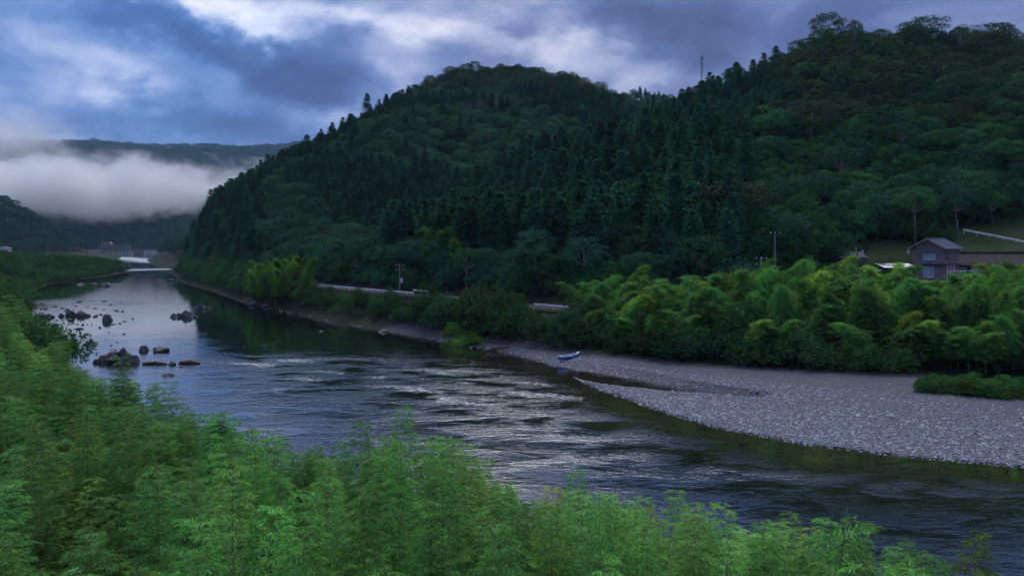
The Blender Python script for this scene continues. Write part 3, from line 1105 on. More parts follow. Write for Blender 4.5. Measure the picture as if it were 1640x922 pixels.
# second, lower storey on the hillsides that fills the gaps between the crowns
under = []
x, y = jitter_grid(-230, 230, 122, 500, 4.3)
z = tz(x, y)
sD = seg_dist(x, y, ROAD)
px = 820 + FPX * x / y
keep = (px > -30) & (px < 1700) & ((sD > 6.5) | ((y > 232) & (sD > 0))) & seen(x, y, z + 5) & ~((x > 57) & (x < 120) & (y < 151 + 0.5 * np.maximum(x - 76, 0))) & ~((x > 36) & (x < 58) & (y < 140))
for i in np.nonzero(keep)[0]:
    sc = 1.0 + 0.9 * rng.random()
    under.append((x[i], y[i], z[i], rng.random() * 6.28, sc, sc * (1.0 + 0.3 * rng.random()), rng.integers(4), tvar(T_DARK if rng.random() < 0.6 else T_GREEN), 'under'))

# --- single trees one can name
def named_broad(px, py, Y, h, w, tint, label, idx):
    X_, Y_, Zt = at_depth(px, py, Y)
    zg = float(tz(X_, Y_))
    p = P_broad[idx]
    hh = max(h, Zt - zg)
    t = thing('broadleaf_tree', label, 'tree', (X_, Y_, zg - 0.2), (0, 0, rng.random() * 6), (w / p.w, w / p.w, hh / p.h))
    obj(p.wood_name, p.wood, t)
    obj(p.leaf_name, p.leaf, t, tint=tint)


named_broad(1324, 24, 262, 12, 9, T_OLIVE, 'flat-topped umbrella-shaped tree standing highest on the right hilltop skyline', 4)
named_broad(1368, 36, 264, 9, 5, T_OLIVE, 'small open tree just right of the umbrella-shaped tree on the skyline', 1)
named_broad(1478, 30, 262, 12, 12, T_DARK, 'broad dark green tree rising above the right hill skyline', 2)
named_broad(1592, 40, 262, 11, 12, T_DARK, 'rounded dark tree on the skyline nearest the right edge', 0)
named_broad(1300, 190, 205, 12, 11, T_GREY, 'large pale grey-green tree with pale trunk on the right hillside', 4)
named_broad(1165, 345, 150, 13, 14, T_GREY, 'big bluish green spreading tree above the utility poles at the hill foot', 2)
named_broad(1322, 275, 172, 6, 3.2, (0.10, 0.17, 0.03), 'small bright yellow-green tree glowing among dark trees on the right hillside', 5)
for k, (px_, py_, Y_, sc_) in enumerate([(588, 152, 460, 0.85)]):
    X_, Y2, Zt = at_depth(px_, py_, Y_)
    zg = float(tz(X_, Y2))
    p = P_cedar[2]
    t = thing('pine_tree', 'lone pointed conifer breaking the left skyline of the middle hill', 'tree', (X_, Y2, zg), (0, 0, 1), (1.3, 1.3, max(0.9, (Zt - zg) / p.h)))
    obj(p.wood_name, p.wood, t)
    obj(p.leaf_name, p.leaf, t, tint=T_CEDAR)
for (px_, py_, Y_, h_, lab) in [(1200, 312, 168, 17, 'tall dark conifer left of the graves at the hill foot'), (1412, 330, 158, 9, 'dark rounded conifer on the grass slope left of the house'),
                                (1388, 318, 164, 10, 'slender dark conifer above the graves')]:
    X_, Y2, Zt = at_depth(px_, py_, Y_)
    zg = float(tz(X_, Y2))
    p = P_cedar[2]
    s_ = max(0.45, (Zt - zg) / p.h)
    t = thing('cedar_tree', lab, 'tree', (X_, Y2, zg), (0, 0, 2), (s_ * 1.35, s_ * 1.35, s_))
    obj(p.wood_name, p.wood, t)
    obj(p.leaf_name, p.leaf, t, tint=T_CEDAR)

# --- bamboo grove on the far bank (behind the gravel bar)
x, y = jitter_grid(6, 82, 86, 124, 2.15)
sV, sD = seg_dist(x, y, VEG_R), seg_dist(x, y, ROAD)
px = 820 + FPX * x / y
for i in np.nonzero((sV > 3.2) & (sD < -1.0) & (px > 915) & (px < 1700))[0]:
    front = sstep(3, 11, sV[i])
    zg = tfine(x[i], y[i])
    # the grove's top line in the photo: rises to the right
    ytop = np.interp(px[i], [910, 960, 1020, 1100, 1200, 1300, 1420, 1500, 1570, 1640], [462, 438, 442, 456, 432, 424, 426, 452, 446, 424]) + rng.normal() * 12
    hmax = CAMZ - (ytop - HORIZ) * y[i] / FPX - zg
    h = min(hmax, (5.0 + 7.0 * front) * (0.8 + 0.35 * rng.random()))
    if h < 2.5:
        continue
    idx = rng.integers(6)
    yellow = rng.random() < 0.16
    sc = h / P_bank[idx].h
    bankb.add(x[i], y[i], zg, rng.random() * 6.28, (0.75 + 0.25 * sc) * (1.0 + 0.4 * rng.random()), sc, idx, tvar(T_YELL if yellow else T_BAMB, 0.2), 'yellow' if yellow else 'grove')
# bright clump on the bank under the middle hill, and a second behind the bend of the road
for (px0, py0, Y0, n, sp, h0, tint) in [(440, 470, 200, 44, 9, 9.5, (0.12, 0.27, 0.06)), (700, 425, 172, 8, 3.5, 12, (0.09, 0.20, 0.045))]:
    for k in range(n):
        X0 = (px0 - 820) / FPX * Y0 + rng.normal() * sp * 0.5
        Yk = Y0 + rng.normal() * sp * 0.35 - (X0 - (px0 - 820) / FPX * Y0) * 0.9
        zg = float(tz(X0, Yk))
        idx = rng.integers(6)
        sc = h0 * (0.75 + 0.45 * rng.random()) / P_bank[idx].h
        bankb.add(X0, Yk, max(zg, 0.5), rng.random() * 6.28, 0.95 * sc, sc, idx, tvar(tint, 0.25), 'clump' if px0 == 440 else 'bend')

# --- shrubs: far bank
x, y = jitter_grid(-165, 80, 76, 400, 2.5)
sR, sV, sD = seg_dist(x, y, SHORE_R), seg_dist(x, y, VEG_R), seg_dist(x, y, ROAD)
px = 820 + FPX * x / y
for i in np.nonzero((sV > 0.6) & (sD < -1.5) & (px > 280) & (px < 1690) & ((px < 945) | (sV < 4.5) | ((px > 1465) & (sV < 9.5))))[0]:
    zg = tfine(x[i], y[i])
    if px[i] > 1470 and sV[i] < 5:
        continue
    if 845 < px[i] < 912 and sD[i] > -9 and sV[i] > 3:
        continue
    rail = np.interp(px[i], [500, 672, 720, 760, 860, 912], [462, 474, 466, 462, 466, 496])
    hmax = CAMZ - (rail - HORIZ) * y[i] / FPX - zg if 505 < px[i] < 912 else 9
    sc = (0.75 + 0.8 * rng.random()) * (1.0 if px[i] > 500 else 1.25) * (1.35 if 685 < px[i] < 862 else 1.0)
    sc = min(sc, max(0.3, hmax / 3.0))
    g = fbm(x[i] / 12, y[i] / 12, 5.0, 2)
    tint = tvar((0.060, 0.150, 0.045) if g > 0.03 else (0.040, 0.105, 0.040), 0.25)
    shrubs.add(x[i], y[i], zg - 0.1, rng.random() * 6.28, sc, sc * (0.8 + 0.35 * rng.random()), rng.integers(4), tint, 'bank_r' if px[i] < 945 else 'grove_foot')
# low weeds at the right end of the bar and the bright patch at the bend
for (pts, n, sc0, tint, info) in [([(1480, 628), (1640, 642), (1640, 622), (1490, 616)], 46, 0.42, (0.055, 0.150, 0.04), 'weed'),
                                  ([(705, 541), (765, 549), (770, 535), (715, 530)], 12, 0.40, (0.11, 0.25, 0.04), 'bright')]:
    for k in range(n):
        a, b = rng.random(), rng.random()
        e0 = np.array(water_pt(*pts[0], 0.8)) * (1 - a) + np.array(water_pt(*pts[1], 0.8)) * a
        e1 = np.array(water_pt(*pts[3], 1.2)) * (1 - a) + np.array(water_pt(*pts[2], 1.2)) * a
        p_ = e0 * (1 - b) + e1 * b
        sc = sc0 * (0.8 + 0.5 * rng.random())
        shrubs.add(p_[0], p_[1], tfine(p_[0], p_[1]) - 0.1, rng.random() * 6.28, sc * 1.5, sc, rng.integers(4), tvar(tint, 0.2), info)

# bushes around the graves, on the grass slope and behind the grove
x, y = jitter_grid(10, 112, 112, 168, 3.0)
sD = seg_dist(x, y, ROAD)
px = 820 + FPX * x / y
for i in np.nonzero((sD > 5.5) & (px > 900) & (px < 1690))[0]:
    zg = tfine(x[i], y[i])
    lawnish = x[i] > 52 and y[i] > 140
    if x[i] > 60 and 121 < y[i] < 146:
        continue
    if x[i] > 54 and y[i] <= 121:
        continue
    if 54 < x[i] < 64 and 132 < y[i] < 146:
        continue
    g = fbm(x[i] / 9, y[i] / 9, 6.0, 2)
    if lawnish and x[i] > 60 and g < 0.06:
        continue
    if lawnish and x[i] > 84 and y[i] < 166:
        continue
    sc = (0.6 + 0.9 * rng.random()) if not lawnish else 0.35 + 0.5 * rng.random()
    shrubs.add(x[i], y[i], zg - 0.1, rng.random() * 6.28, sc, sc * (0.8 + 0.5 * rng.random()), rng.integers(4), tvar((0.036, 0.095, 0.036), 0.3), 'slope')

# --- left bank: bushes and small trees of the wooded point
x, y = jitter_grid(-330, -40, 95, 520, 4.2)
sL = seg_dist(x, y, SHORE_L)
px = 820 + FPX * x / y
for i in np.nonzero((sL > 1.5) & (px > -60) & (px < 235) & (sL < 90))[0]:
    zg = tfine(x[i], y[i])
    ytop = np.interp(px[i], [-60, 0, 60, 150, 215], [400, 404, 408, 412, 420])
    hmax = CAMZ - (ytop - HORIZ) * y[i] / FPX - zg
    h = min(hmax, (3.5 + 5.0 * sstep(2, 14, sL[i])) * (0.75 + 0.5 * rng.random()))
    if h < 1.5:
        continue
    if h > 5.0:
        idx = rng.integers(6)
        s_ = h / P_broad[idx].h
        broads.add(x[i], y[i], zg, rng.random() * 6.28, s_ * 1.05, s_, idx, tvar((0.050, 0.125, 0.045), 0.25), 'point')
    else:
        idx = rng.integers(4)
        s_ = h / P_shrub[idx].h
        shrubs.add(x[i], y[i], zg - 0.1, rng.random() * 6.28, s_ * 1.05, s_, idx, tvar((0.052, 0.135, 0.045), 0.25), 'bank_l')
# dark trees at the left edge, behind the foreground bamboo
for k in range(0):
    Y_ = rng.uniform(62, 118)
    X_ = Y_ * (rng.uniform(-30, 70) - 820) / FPX
    if seg_dist(np.array([X_]), np.array([Y_]), SHORE_L)[0] < 2.5:
        X_ -= 6
    zg = tfine(X_, Y_)
    ytop = np.interp(820 + FPX * X_ / Y_, [-60, 0, 40, 70, 110], [440, 445, 500, 545, 580])
    h = min(CAMZ - (ytop - HORIZ) * Y_ / FPX - zg, 9.5)
    if h > 3:
        idx = rng.integers(6)
        s_ = h / P_broad[idx].h
        broads.add(X_, Y_, zg, rng.random() * 6, s_ * 0.9, s_, idx, tvar((0.040, 0.105, 0.040), 0.2), 'edge')
# trees of the right bank far upstream, beside the rapids
for k in range(90):
    u, v = rng.random(), rng.random()
    Y_ = 545 + 400 * u
    X_ = np.interp(Y_, [540, 724, 964], [-228, -312, -412]) + 4 + 26 * v
    s_ = 0.75 + 0.5 * rng.random()
    broads.add(X_, Y_, float(tz(X_, Y_)), rng.random() * 6, s_, s_, rng.integers(6), tvar(T_DARK), 'rapids')

x, y = jitter_grid(-480, -290, 880, 1195, 8.5)
sRr = seg_dist(x, y, SHORE_R)
for i in np.nonzero((sRr > 2.5) & (sRr < 110))[0]:
    s_ = 0.6 + 0.5 * rng.random()
    broads.add(x[i], y[i], float(tz(x[i], y[i])), rng.random() * 6, s_, s_, rng.integers(6), tvar(T_DARK), 'rapids')

# --- foreground bamboo
SIL = [(-60, 465), (0, 478), (40, 525), (70, 555), (100, 575), (180, 592), (235, 600), (300, 640), (380, 655), (430, 668), (500, 700), (560, 700), (610, 682), (690, 684),
       (740, 700), (790, 760), (850, 772), (950, 770), (1010, 775), (1085, 745), (1120, 815), (1180, 835), (1240, 818), (1320, 798), (1370, 835),
       (1430, 848), (1500, 880), (1545, 862), (1590, 905), (1640, 935), (1720, 960)]
x, y = jitter_grid(-84, 18, 10.5, 128, 1.42)
px = 820 + FPX * x / y
sL = seg_dist(x, y, SHORE_L)
for i in np.nonzero((px > -70) & (px < 1700) & (sL > 2.0))[0]:
    zg = tfine(x[i], y[i])
    ys = np.interp(px[i], *zip(*SIL))
    cl_ = fbm(x[i] / 4.5, y[i] / 4.5, 12.0, 2)
    spike = rng.random() < 0.10 and cl_ > -0.05
    ys = ys + (-20 - 14 * rng.random() if spike else abs(rng.normal()) * 24 + 40 * max(0.0, -cl_))
    hmax = CAMZ - (ys - HORIZ) * y[i] / FPX - zg
    h = min(hmax, 7.4 * (0.66 + 0.48 * rng.random() + 1.1 * cl_) + 2.6 * sstep(40, 75, y[i]))
    if h < 3.0:
        continue
    if CAMZ - (zg + h) > (935 - HORIZ) * y[i] / FPX + 0.6:
        continue
    if y[i] > 48 and rng.random() < 0.35:
        continue
    idx = rng.integers(7)
    g = fbm(x[i] / 7, y[i] / 7, 8.0, 2)
    tint = np.array(T_NEAR) * (1.0 + 0.9 * g) * np.array([1 + 1.2 * max(g, 0), 1, 1])
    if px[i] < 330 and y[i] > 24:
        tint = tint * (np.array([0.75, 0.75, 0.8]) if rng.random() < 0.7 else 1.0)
    if rng.random() < 0.05:
        tint = tint * np.array([1.5, 1.05, 0.9])
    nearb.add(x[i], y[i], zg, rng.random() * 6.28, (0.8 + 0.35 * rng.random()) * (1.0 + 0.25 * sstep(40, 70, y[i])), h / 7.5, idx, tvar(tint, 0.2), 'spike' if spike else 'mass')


# ---------------------------------------------------------------- which plants show largest: near ones hide far ones
def visible_area():
    BW, BH, S = 410, 231, 0.25
    buf = np.zeros((BH, BW), bool)
    everything = []
    for pl in (cedars, broads, shrubs, bankb, nearb):
        for k, r_ in enumerate(pl.rows):
            everything.append((math.hypot(r_[0], r_[1]), pl, k))
        pl.area = np.zeros(len(pl.rows))
    everything.sort(key=lambda e: e[0])
    for d, pl, k in everything:
        x_, y_, z_, _, sxy, sz, idx, _, _ = pl.rows[k]
        p = pl.p[idx]
        h, w = p.h * sz, p.w * sxy * 0.8
        cx = (820 + FPX * x_ / y_) * S
        hw = max(0.5, FPX * w / 2 / y_ * S)
        y0 = (HORIZ + FPX * (CAMZ - z_ - h * 0.97) / y_) * S
        y1 = (HORIZ + FPX * (CAMZ - z_ - h * 0.25) / y_) * S
        a, b, c, e = int(cx - hw), int(cx + hw) + 1, int(y0), int(y1) + 1
        a, b, c, e = max(a, 0), min(b, BW), max(c, 0), min(e, BH)
        if a >= b or c >= e:
            continue
        sub = buf[c:e, a:b]
        pl.area[k] = (~sub).sum()
        sub[:] = True


# woods of the far ridge, beyond counting
far_rows = []
x, y = jitter_grid(-2500, 300, 3050, 3720, 20)
z = terrain(x, y)
px = 820 + FPX * x / y
for i in np.nonzero((px > -60) & (px < 700) & (z > 300))[0]:
    sc = 1.7 + 0.8 * rng.random()
    far_rows.append((x[i], y[i], z[i] - 4, rng.random() * 6.28, sc * 1.5, sc, rng.integers(6), tvar(T_DARK), 'ridge'))
visible_area()

LABELS = {
    ('cedar', 'mid'): ('dark green conical cedar in the dense plantation on the middle hill', 'cedars on the middle hill'),
    ('cedar', 'right'): ('tall dark cedar in the dense wood on the left flank of the right hill', 'cedars on the right hill'),
    ('cedar', 'left'): ('hazy blue-green conifer on the distant hill at the left edge', 'conifers on the distant left hill'),
    ('cedar', 'far'): ('tiny hazy conifer on the hill below the fog bank', 'conifers below the fog bank'),
    ('cedar', 'behind'): ('misty conifer on the far ridge between the two hills', 'conifers on the far ridge'),
    ('broad', 'mid'): ('rounded dark green broadleaf tree on the lower slope of the middle hill', 'broadleaf trees on the middle hill'),
    ('broad', 'right'): ('dome-crowned olive green broadleaf tree on the right hillside', 'broadleaf trees on the right hill'),
    ('broad', 'left'): ('hazy rounded tree on the distant hill at the left edge', 'broadleaf trees on the distant left hill'),
    ('broad', 'far'): ('tiny hazy rounded tree on the hill below the fog bank', 'broadleaf trees below the fog bank'),
    ('broad', 'behind'): ('misty rounded tree on the far ridge between the two hills', 'broadleaf trees on the far ridge'),
    ('broad', 'point'): ('leafy green tree on the low wooded point of the left bank', 'trees on the left river point'),
    ('broad', 'edge'): ('dark leafy tree at the left edge above the foreground bamboo', 'dark trees at the left edge'),
    ('broad', 'rapids'): ('dark tree beside the white rapids at the far bend of the river', 'trees beside the far rapids'),
    ('shrub', 'bank_r'): ('bushy green shrub on the bank between the road and the far shore', 'shrubs below the road'),
    ('shrub', 'grove_foot'): ('dense green bush between the gravel bar and the bamboo grove', 'bushes along the gravel bar'),
    ('shrub', 'weed'): ('low green weed clump at the right end of the gravel bar', 'weeds on the gravel bar'),
    ('shrub', 'bright'): ('low bright green clump at the water edge of the far bank', 'bright clumps at the water edge'),
    ('shrub', 'slope'): ('dark green bush at the foot of the right hill around the houses', 'bushes at the right hill foot'),
    ('shrub', 'bank_l'): ('green bush on the left bank behind the river rocks', 'bushes on the left bank'),
    ('bamboo', 'grove'): ('green arching bamboo plume in the grove behind the gravel bar', 'green bamboo of the far grove'),
    ('bamboo', 'yellow'): ('yellow-green bamboo plume standing out in the grove behind the gravel bar', 'yellow-green bamboo of the far grove'),
    ('bamboo', 'clump'): ('bright yellow-green bamboo of the clump at the foot of the middle hill', 'bamboo at the foot of the middle hill'),
    ('bamboo', 'bend'): ('green bamboo between cedars just above the bend of the road', 'bamboo above the road bend'),
    ('near', 'mass'): ('feathery green bamboo in the foreground thicket on the near bank', 'foreground bamboo thicket'),
    ('near', 'spike'): ('taller bamboo spire standing out of the foreground thicket against the river', 'foreground bamboo spires'),
}
STUFF = []


def where_mid(px, py):
    c = 'at the river nose' if px < 420 else 'above the bright bamboo clump' if px < 520 else 'above the long guard rail' if px < 690 else 'beside the valley'
    r = 'near the skyline' if py < np.interp(px, [300, 480, 600, 690, 760, 1000], [375, 255, 190, 140, 118, 165]) else 'high' if py < 260 else 'halfway up' if py < 360 else 'low down'
    return r + ' ' + c


def where_right(px, py):
    c = ('beside the valley' if px < 870 else 'left of the antenna mast' if px < 1050 else 'below the antenna mast' if px < 1190 else 'below the umbrella tree' if px < 1340
         else 'above the graves' if px < 1440 else 'above the two-storey house' if px < 1540 else 'above the long house')
    r = 'near the skyline' if py < np.interp(px, [740, 1000, 1120, 1330, 1640], [345, 185, 145, 85, 90]) else 'high' if py < 190 else 'halfway up' if py < 280 else 'low down'
    return r + ' ' + c


def where_near(px, py):
    c = ('at the left edge' if px < 110 else 'under the largest outcrop' if px < 220 else 'under the drift logs' if px < 330 else 'under the calm water' if px < 560 else 'under the white riffle' if px < 780 else 'under the bright glint' if px < 980
         else 'under the dark water' if px < 1250 else 'under the gravel bar')
    g_ = py - np.interp(px, *zip(*SIL))
    r = 'riverside' if g_ < 40 else 'second-row' if g_ < 95 else 'middle-row' if py < 780 else 'near-row' if py < 850 else 'bottom-edge'
    return r, c


def where_grove(px, py):
    return ('beside the culvert' if px < 1040 else 'below the utility poles' if px < 1260 else 'below the graves and shed' if px < 1450 else 'below the two-storey house' if px < 1550 else 'below the long house')


def describe(key, info, px, py, tint, size):
    tone = 'yellowish' if tint[0] > 0.62 * tint[1] else 'bluish' if tint[2] > 0.55 * tint[1] else 'fresh' if tint[1] > 0.13 else 'dark'
    big = 'large ' if size > 1.12 else 'small ' if size < 0.82 else ''
    if key == 'cedar' and info == 'mid':
        w = where_mid(px, py)
        return '%sdark pointed cedar %s on the middle hill' % (big, w), 'cedars ' + w + ' on the middle hill'
    if key == 'cedar' and info == 'right':
        w = where_right(px, py)
        return '%s%s green cedar %s on the right hill' % (big, 'bluish' if tone == 'bluish' else 'dark', w), 'cedars ' + w + ' on the right hill'
    if key == 'broad' and info == 'mid':
        w = where_mid(px, py)
        return '%s%s rounded tree, %s, middle hill' % (big, 'olive' if tone == 'yellowish' else tone + ' green', w), 'broadleaf trees ' + w + ' on the middle hill'
    if key == 'broad' and info == 'right':
        w = where_right(px, py)
        return '%s%s dome-shaped tree, %s, right hill' % (big, 'olive' if tone == 'yellowish' else tone + ' green', w), 'dome-shaped trees ' + w + ' on the right hill'
    if key == 'near':
        r, c = where_near(px, py)
        sp = 'tall spire-like ' if info == 'spike' else ''
        return '%s%s feathery bamboo in the foreground, %s in the picture' % (sp, r, c), 'foreground bamboo ' + r + ' ' + c
    if key == 'bamboo' and info in ('grove', 'yellow'):
        w = where_grove(px, py)
        hgt = 'top-line' if py < 470 else 'front-row' if py > 520 else 'mid-height'
        return '%s %s bamboo plume %s, in the grove behind the gravel bar' % (hgt, 'yellow-green' if info == 'yellow' else 'green', w), 'grove bamboo ' + hgt + ' ' + w
    if key == 'shrub' and info == 'bank_r':
        w = 'beside the bright bamboo clump' if px < 500 else 'below the long guard rail' if px < 690 else 'at the road bend' if px < 800 else 'near the culvert'
        return '%s%s green shrub on the far bank %s' % (big, tone if tone != 'yellowish' else 'light', w), 'far bank shrubs ' + w
    if key == 'shrub' and info == 'grove_foot':
        w = 'above the canoe end' if px < 1080 else 'above the inlet tip' if px < 1260 else 'at the middle of the bar' if px < 1460 else 'behind the weeds'
        return '%s%s bush between gravel bar and bamboo grove, %s' % (big, tone if tone != 'yellowish' else 'light', w), 'bushes along the gravel bar ' + w
    return LABELS[(key, info)]


def plant_out(pl, key, name, cat, limit, unique=None):
    order = np.argsort(-pl.area)
    chosen = [k for k in order[:limit] if pl.area[k] > 0]
    cs = set(chosen)
    unique = unique or {}
    for k in chosen:
        x_, y_, z_, rz, sxy, sz, idx, tint, info = pl.rows[k]
        p = pl.p[idx]
        lab, grp = describe(key, info, 820 + FPX * x_ / y_, HORIZ + FPX * (CAMZ - z_ - p.h * sz * 0.8) / y_, tint, sz * p.h / np.mean([q_.h for q_ in pl.p]) / (0.85 if key in ('cedar', 'broad') else 1.0))
        t = thing(name, lab, cat, (x_, y_, z_), (0, 0, rz), (sxy, sxy, sz), grp)
        obj(p.wood_name, p.wood, t)
        obj(p.leaf_name, p.leaf, t, tint=tint)
    return [r_ for k, r_ in enumerate(pl.rows) if k not in cs]


def scatter(name, protos, rows, label, coll_name):
    """the rest of a wood, too many to count: one object, one instance of a prototype on every point"""
    if not rows:
        return
    coll = bpy.data.collections.new(coll_name)
    for i, p in enumerate(protos):
        po = bpy.data.objects.new('%s_%02d' % (coll_name, i), p.both if hasattr(p, 'both') else p)
        coll.objects.link(po)
    me = bpy.data.meshes.new(name)
    me.vertices.add(len(rows))
    me.vertices.foreach_set('co', np.array([r_[:3] for r_ in rows], np.float32).ravel())
    def att(nm, typ, key, data):
        a = me.attributes.new(nm, typ, 'POINT')
        a.data.foreach_set(key, data)
    att('rot', 'FLOAT_VECTOR', 'vector', np.array([(0, 0, r_[3]) for r_ in rows], np.float32).ravel())
    att('scl', 'FLOAT_VECTOR', 'vector', np.array([(r_[4], r_[4], r_[5]) for r_ in rows], np.float32).ravel())
    att('idx', 'INT', 'value', np.array([r_[6] for r_ in rows], np.int32))
    att('tint', 'FLOAT_VECTOR', 'vector', np.array([r_[7] for r_ in rows], np.float32).ravel())
    o = obj(name, me)
    ng = bpy.data.node_groups.new(name, 'GeometryNodeTree')
    ng.interface.new_socket('Geometry', in_out='INPUT', socket_type='NodeSocketGeometry')
    ng.interface.new_socket('Geometry', in_out='OUTPUT', socket_type='NodeSocketGeometry')
    nd = ng.nodes
    gi, go = nd.new('NodeGroupInput'), nd.new('NodeGroupOutput')
    ci = nd.new('GeometryNodeCollectionInfo')
    ci.inputs['Collection'].default_value = coll
    ci.inputs['Separate Children'].default_value = True
    ci.inputs['Reset Children'].default_value = True
    ip = nd.new('GeometryNodeInstanceOnPoints')
    ip.inputs['Pick Instance'].default_value = True

    def na(nm, typ):
        a = nd.new('GeometryNodeInputNamedAttribute')
        a.data_type = typ
        a.inputs['Name'].default_value = nm
        return a.outputs['Attribute']
    e2r = nd.new('FunctionNodeEulerToRotation')
    L = ng.links.new
    L(gi.outputs[0], ip.inputs['Points'])
    L(ci.outputs[0], ip.inputs['Instance'])
    L(na('idx', 'INT'), ip.inputs['Instance Index'])
    L(na('rot', 'FLOAT_VECTOR'), e2r.inputs[0])
    L(e2r.outputs[0], ip.inputs['Rotation'])
    L(na('scl', 'FLOAT_VECTOR'), ip.inputs['Scale'])
    L(ip.outputs[0], go.inputs[0])
    md = o.modifiers.new('scatter', 'NODES')
    md.node_group = ng
    o['label'] = label
    o['kind'] = 'stuff'
    return o


rest_c = plant_out(cedars, 'cedar', 'cedar_tree', 'tree', 300)
rest_b = plant_out(broads, 'broad', 'broadleaf_tree', 'tree', 300)
rest_s = plant_out(shrubs, 'shrub', 'shrub', 'shrub', 300)
rest_k = plant_out(bankb, 'bamboo', 'bamboo', 'bamboo', 300)
rest_n = plant_out(nearb, 'near', 'feathery_bamboo', 'bamboo', 300)
tag(scatter('cedar_wood', P_cedar, rest_c, 'dense mass of dark cedars covering the hills', 'cedar_kinds'), 'dense mass of dark cedars covering the hills', 'trees')
tag(scatter('broadleaf_wood', P_broad, rest_b + far_rows, '', 'broadleaf_kinds'), 'mass of rounded broadleaf trees covering the hills', 'trees')
tag(scatter('undergrowth', P_shrub, under + rest_s, '', 'shrub_kinds'), 'dark green undergrowth between the trees and along the banks', 'undergrowth')
if rest_k:
    tag(scatter('bamboo_grove', P_bank, rest_k, '', 'bamboo_kinds'), 'inner mass of green bamboo in the grove behind the gravel bar', 'bamboo')
tag(scatter('bamboo_thicket', P_near, rest_n, '', 'near_bamboo_kinds'), 'inner mass of feathery bamboo filling the near bank thicket', 'bamboo')
print('PLANTS', [(len(p.rows), int((p.area > 0).sum())) for p in (cedars, broads, shrubs, bankb, nearb)], len(under))
# ---------------------------------------------------------------- gravel bar and its cobbles
def rock_mesh(name, seed, sub=2, cuts=9, rough=0.12, mat=None, flat=1.0, smooth=False):
    r = np.random.default_rng(seed)
    bm = bmesh.new()
    bmesh.ops.create_icosphere(bm, subdivisions=sub, radius=1.0)
    v = np.array([x.co[:] for x in bm.verts])
    for _ in range(cuts):                                   # broken faces
        n = unit(r.normal(size=3))
        d = 0.62 + 0.3 * r.random()
        k = v @ n
        v = v - np.maximum(k - d, 0)[:, None] * n
    v = v * (1 + rough * 2 * fbm(v[:, 0] * 2.2 + seed, v[:, 1] * 2.2, v[:, 2] * 2.2, 4))[:, None]
    v[:, 2] *= flat
    for x, c in zip(bm.verts, v):
        x.co = c
    me = bpy.data.meshes.new(name)
    bm.to_mesh(me)
    bm.free()
    me.materials.append(mat)
    if smooth:
        me.polygons.foreach_set('use_smooth', [True] * len(me.polygons))
    return me


xs, ys = np.arange(-4, 64, 0.6), np.arange(44, 126, 0.6)
X, Y, q = sheet(xs, ys)
Z = terrain(X, Y)
sRg, sVg = seg_dist(X, Y, SHORE_R), seg_dist(X, Y, VEG_R)
inside = np.minimum(sstep(-1.5, 0.5, sRg), sstep(0.0, -1.6, sVg))
Z = Z + 0.05 - 1.2 * (1 - inside) + 0.05 * fbm(X * 1.3, Y * 1.3)
bar = structure(obj('gravel_bar', np_mesh('gravel_bar', np.stack([X, Y, Z], 1), q, mats=[mottled('wet_gravel', (0.055, 0.058, 0.073), (0.115, 0.120, 0.147), 3.0, 0.9, 0.2, 0.8, 0.05)], smooth=True)))

COBBLE = [rock_mesh('cobble', 700 + i, 1, 4, 0.10, M_stone, 0.55 + 0.1 * (i % 3)) for i in range(8)]
xx = rng.uniform(-4, 62, 150000)
yy = rng.uniform(46, 122, 150000)
sRg, sVg = seg_dist(xx, yy, SHORE_R), seg_dist(xx, yy, VEG_R)
u = sRg / np.maximum(sRg - sVg, 0.1)
pxg = 820 + FPX * xx / yy
dens = np.clip(1.25 - 1.35 * u + 0.5 * fbm(xx / 7, yy / 7, 2.0, 3), 0, 1) * np.where(xx < 8, 0.5, 1.0)
dens = np.where(u > 0.68, dens * 0.2, dens)
ok = (sRg > -0.6) & (sVg < -0.3) & (rng.random(150000) < dens) & (pxg < 1720) & (np.abs(seg_dist(xx, yy, INLET)) > 1.8 - sstep(8, 26, xx))
rows = []
zz = terrain(xx, yy)
for i in np.nonzero(ok)[0]:
    s = 0.045 + 0.11 * rng.random() ** 2.6 + (0.16 * rng.random() if rng.random() < 0.05 * (1.2 - u[i]) else 0)
    rows.append((xx[i], yy[i], zz[i] + 0.05, rng.random() * 6.28, s, s * (0.7 + 0.4 * rng.random()), rng.integers(8), (0.3, 0.3, 0.3), 'cobble', s / math.hypot(xx[i], yy[i]) * (0 < pxg[i] < 1640)))
rows.sort(key=lambda r_: -r_[9])
for r_ in rows[:300]:
    obj('cobble', COBBLE[r_[6]], bar, r_[:3], (rng.normal() * 0.15, rng.normal() * 0.15, r_[3]), (r_[4] * 1.2, r_[4], r_[5]))
so = scatter('cobbles', COBBLE, rows[300:], '', 'cobble_kinds')
so.parent = bar
if 'label' in so:
    del so['label']
print('COBBLES', len(rows))

# ---------------------------------------------------------------- rocks standing in the river
ROCKV = [rock_mesh('rock', 800 + i, 3, 16, 0.42, M_rock) for i in range(7)]
BIGV = []


def river_rock(px, py, w, h, label, seed=None, name='rock', group=None, depth=None, z0=0.0):
    x_, y_ = water_pt(px, py, z0)
    sc = y_ / FPX
    k = int(rng.integers(7)) if seed is None else seed
    hw, hh = w * sc / 2 * 1.1, h * sc * 0.8
    dp = (depth or 0.75) * hw if depth is None else depth
    o = obj(name, ROCKV[k % 7], None, (x_, y_ + min(dp, 2.5) * 0.6, z0 - hh * 0.10), (0, 0, rng.normal() * 0.25 + (3.14 if k > 3 else 0)), (hw, max(0.25, min(dp, 3.0)), hh))
    return tag(o, label, 'rock', group)


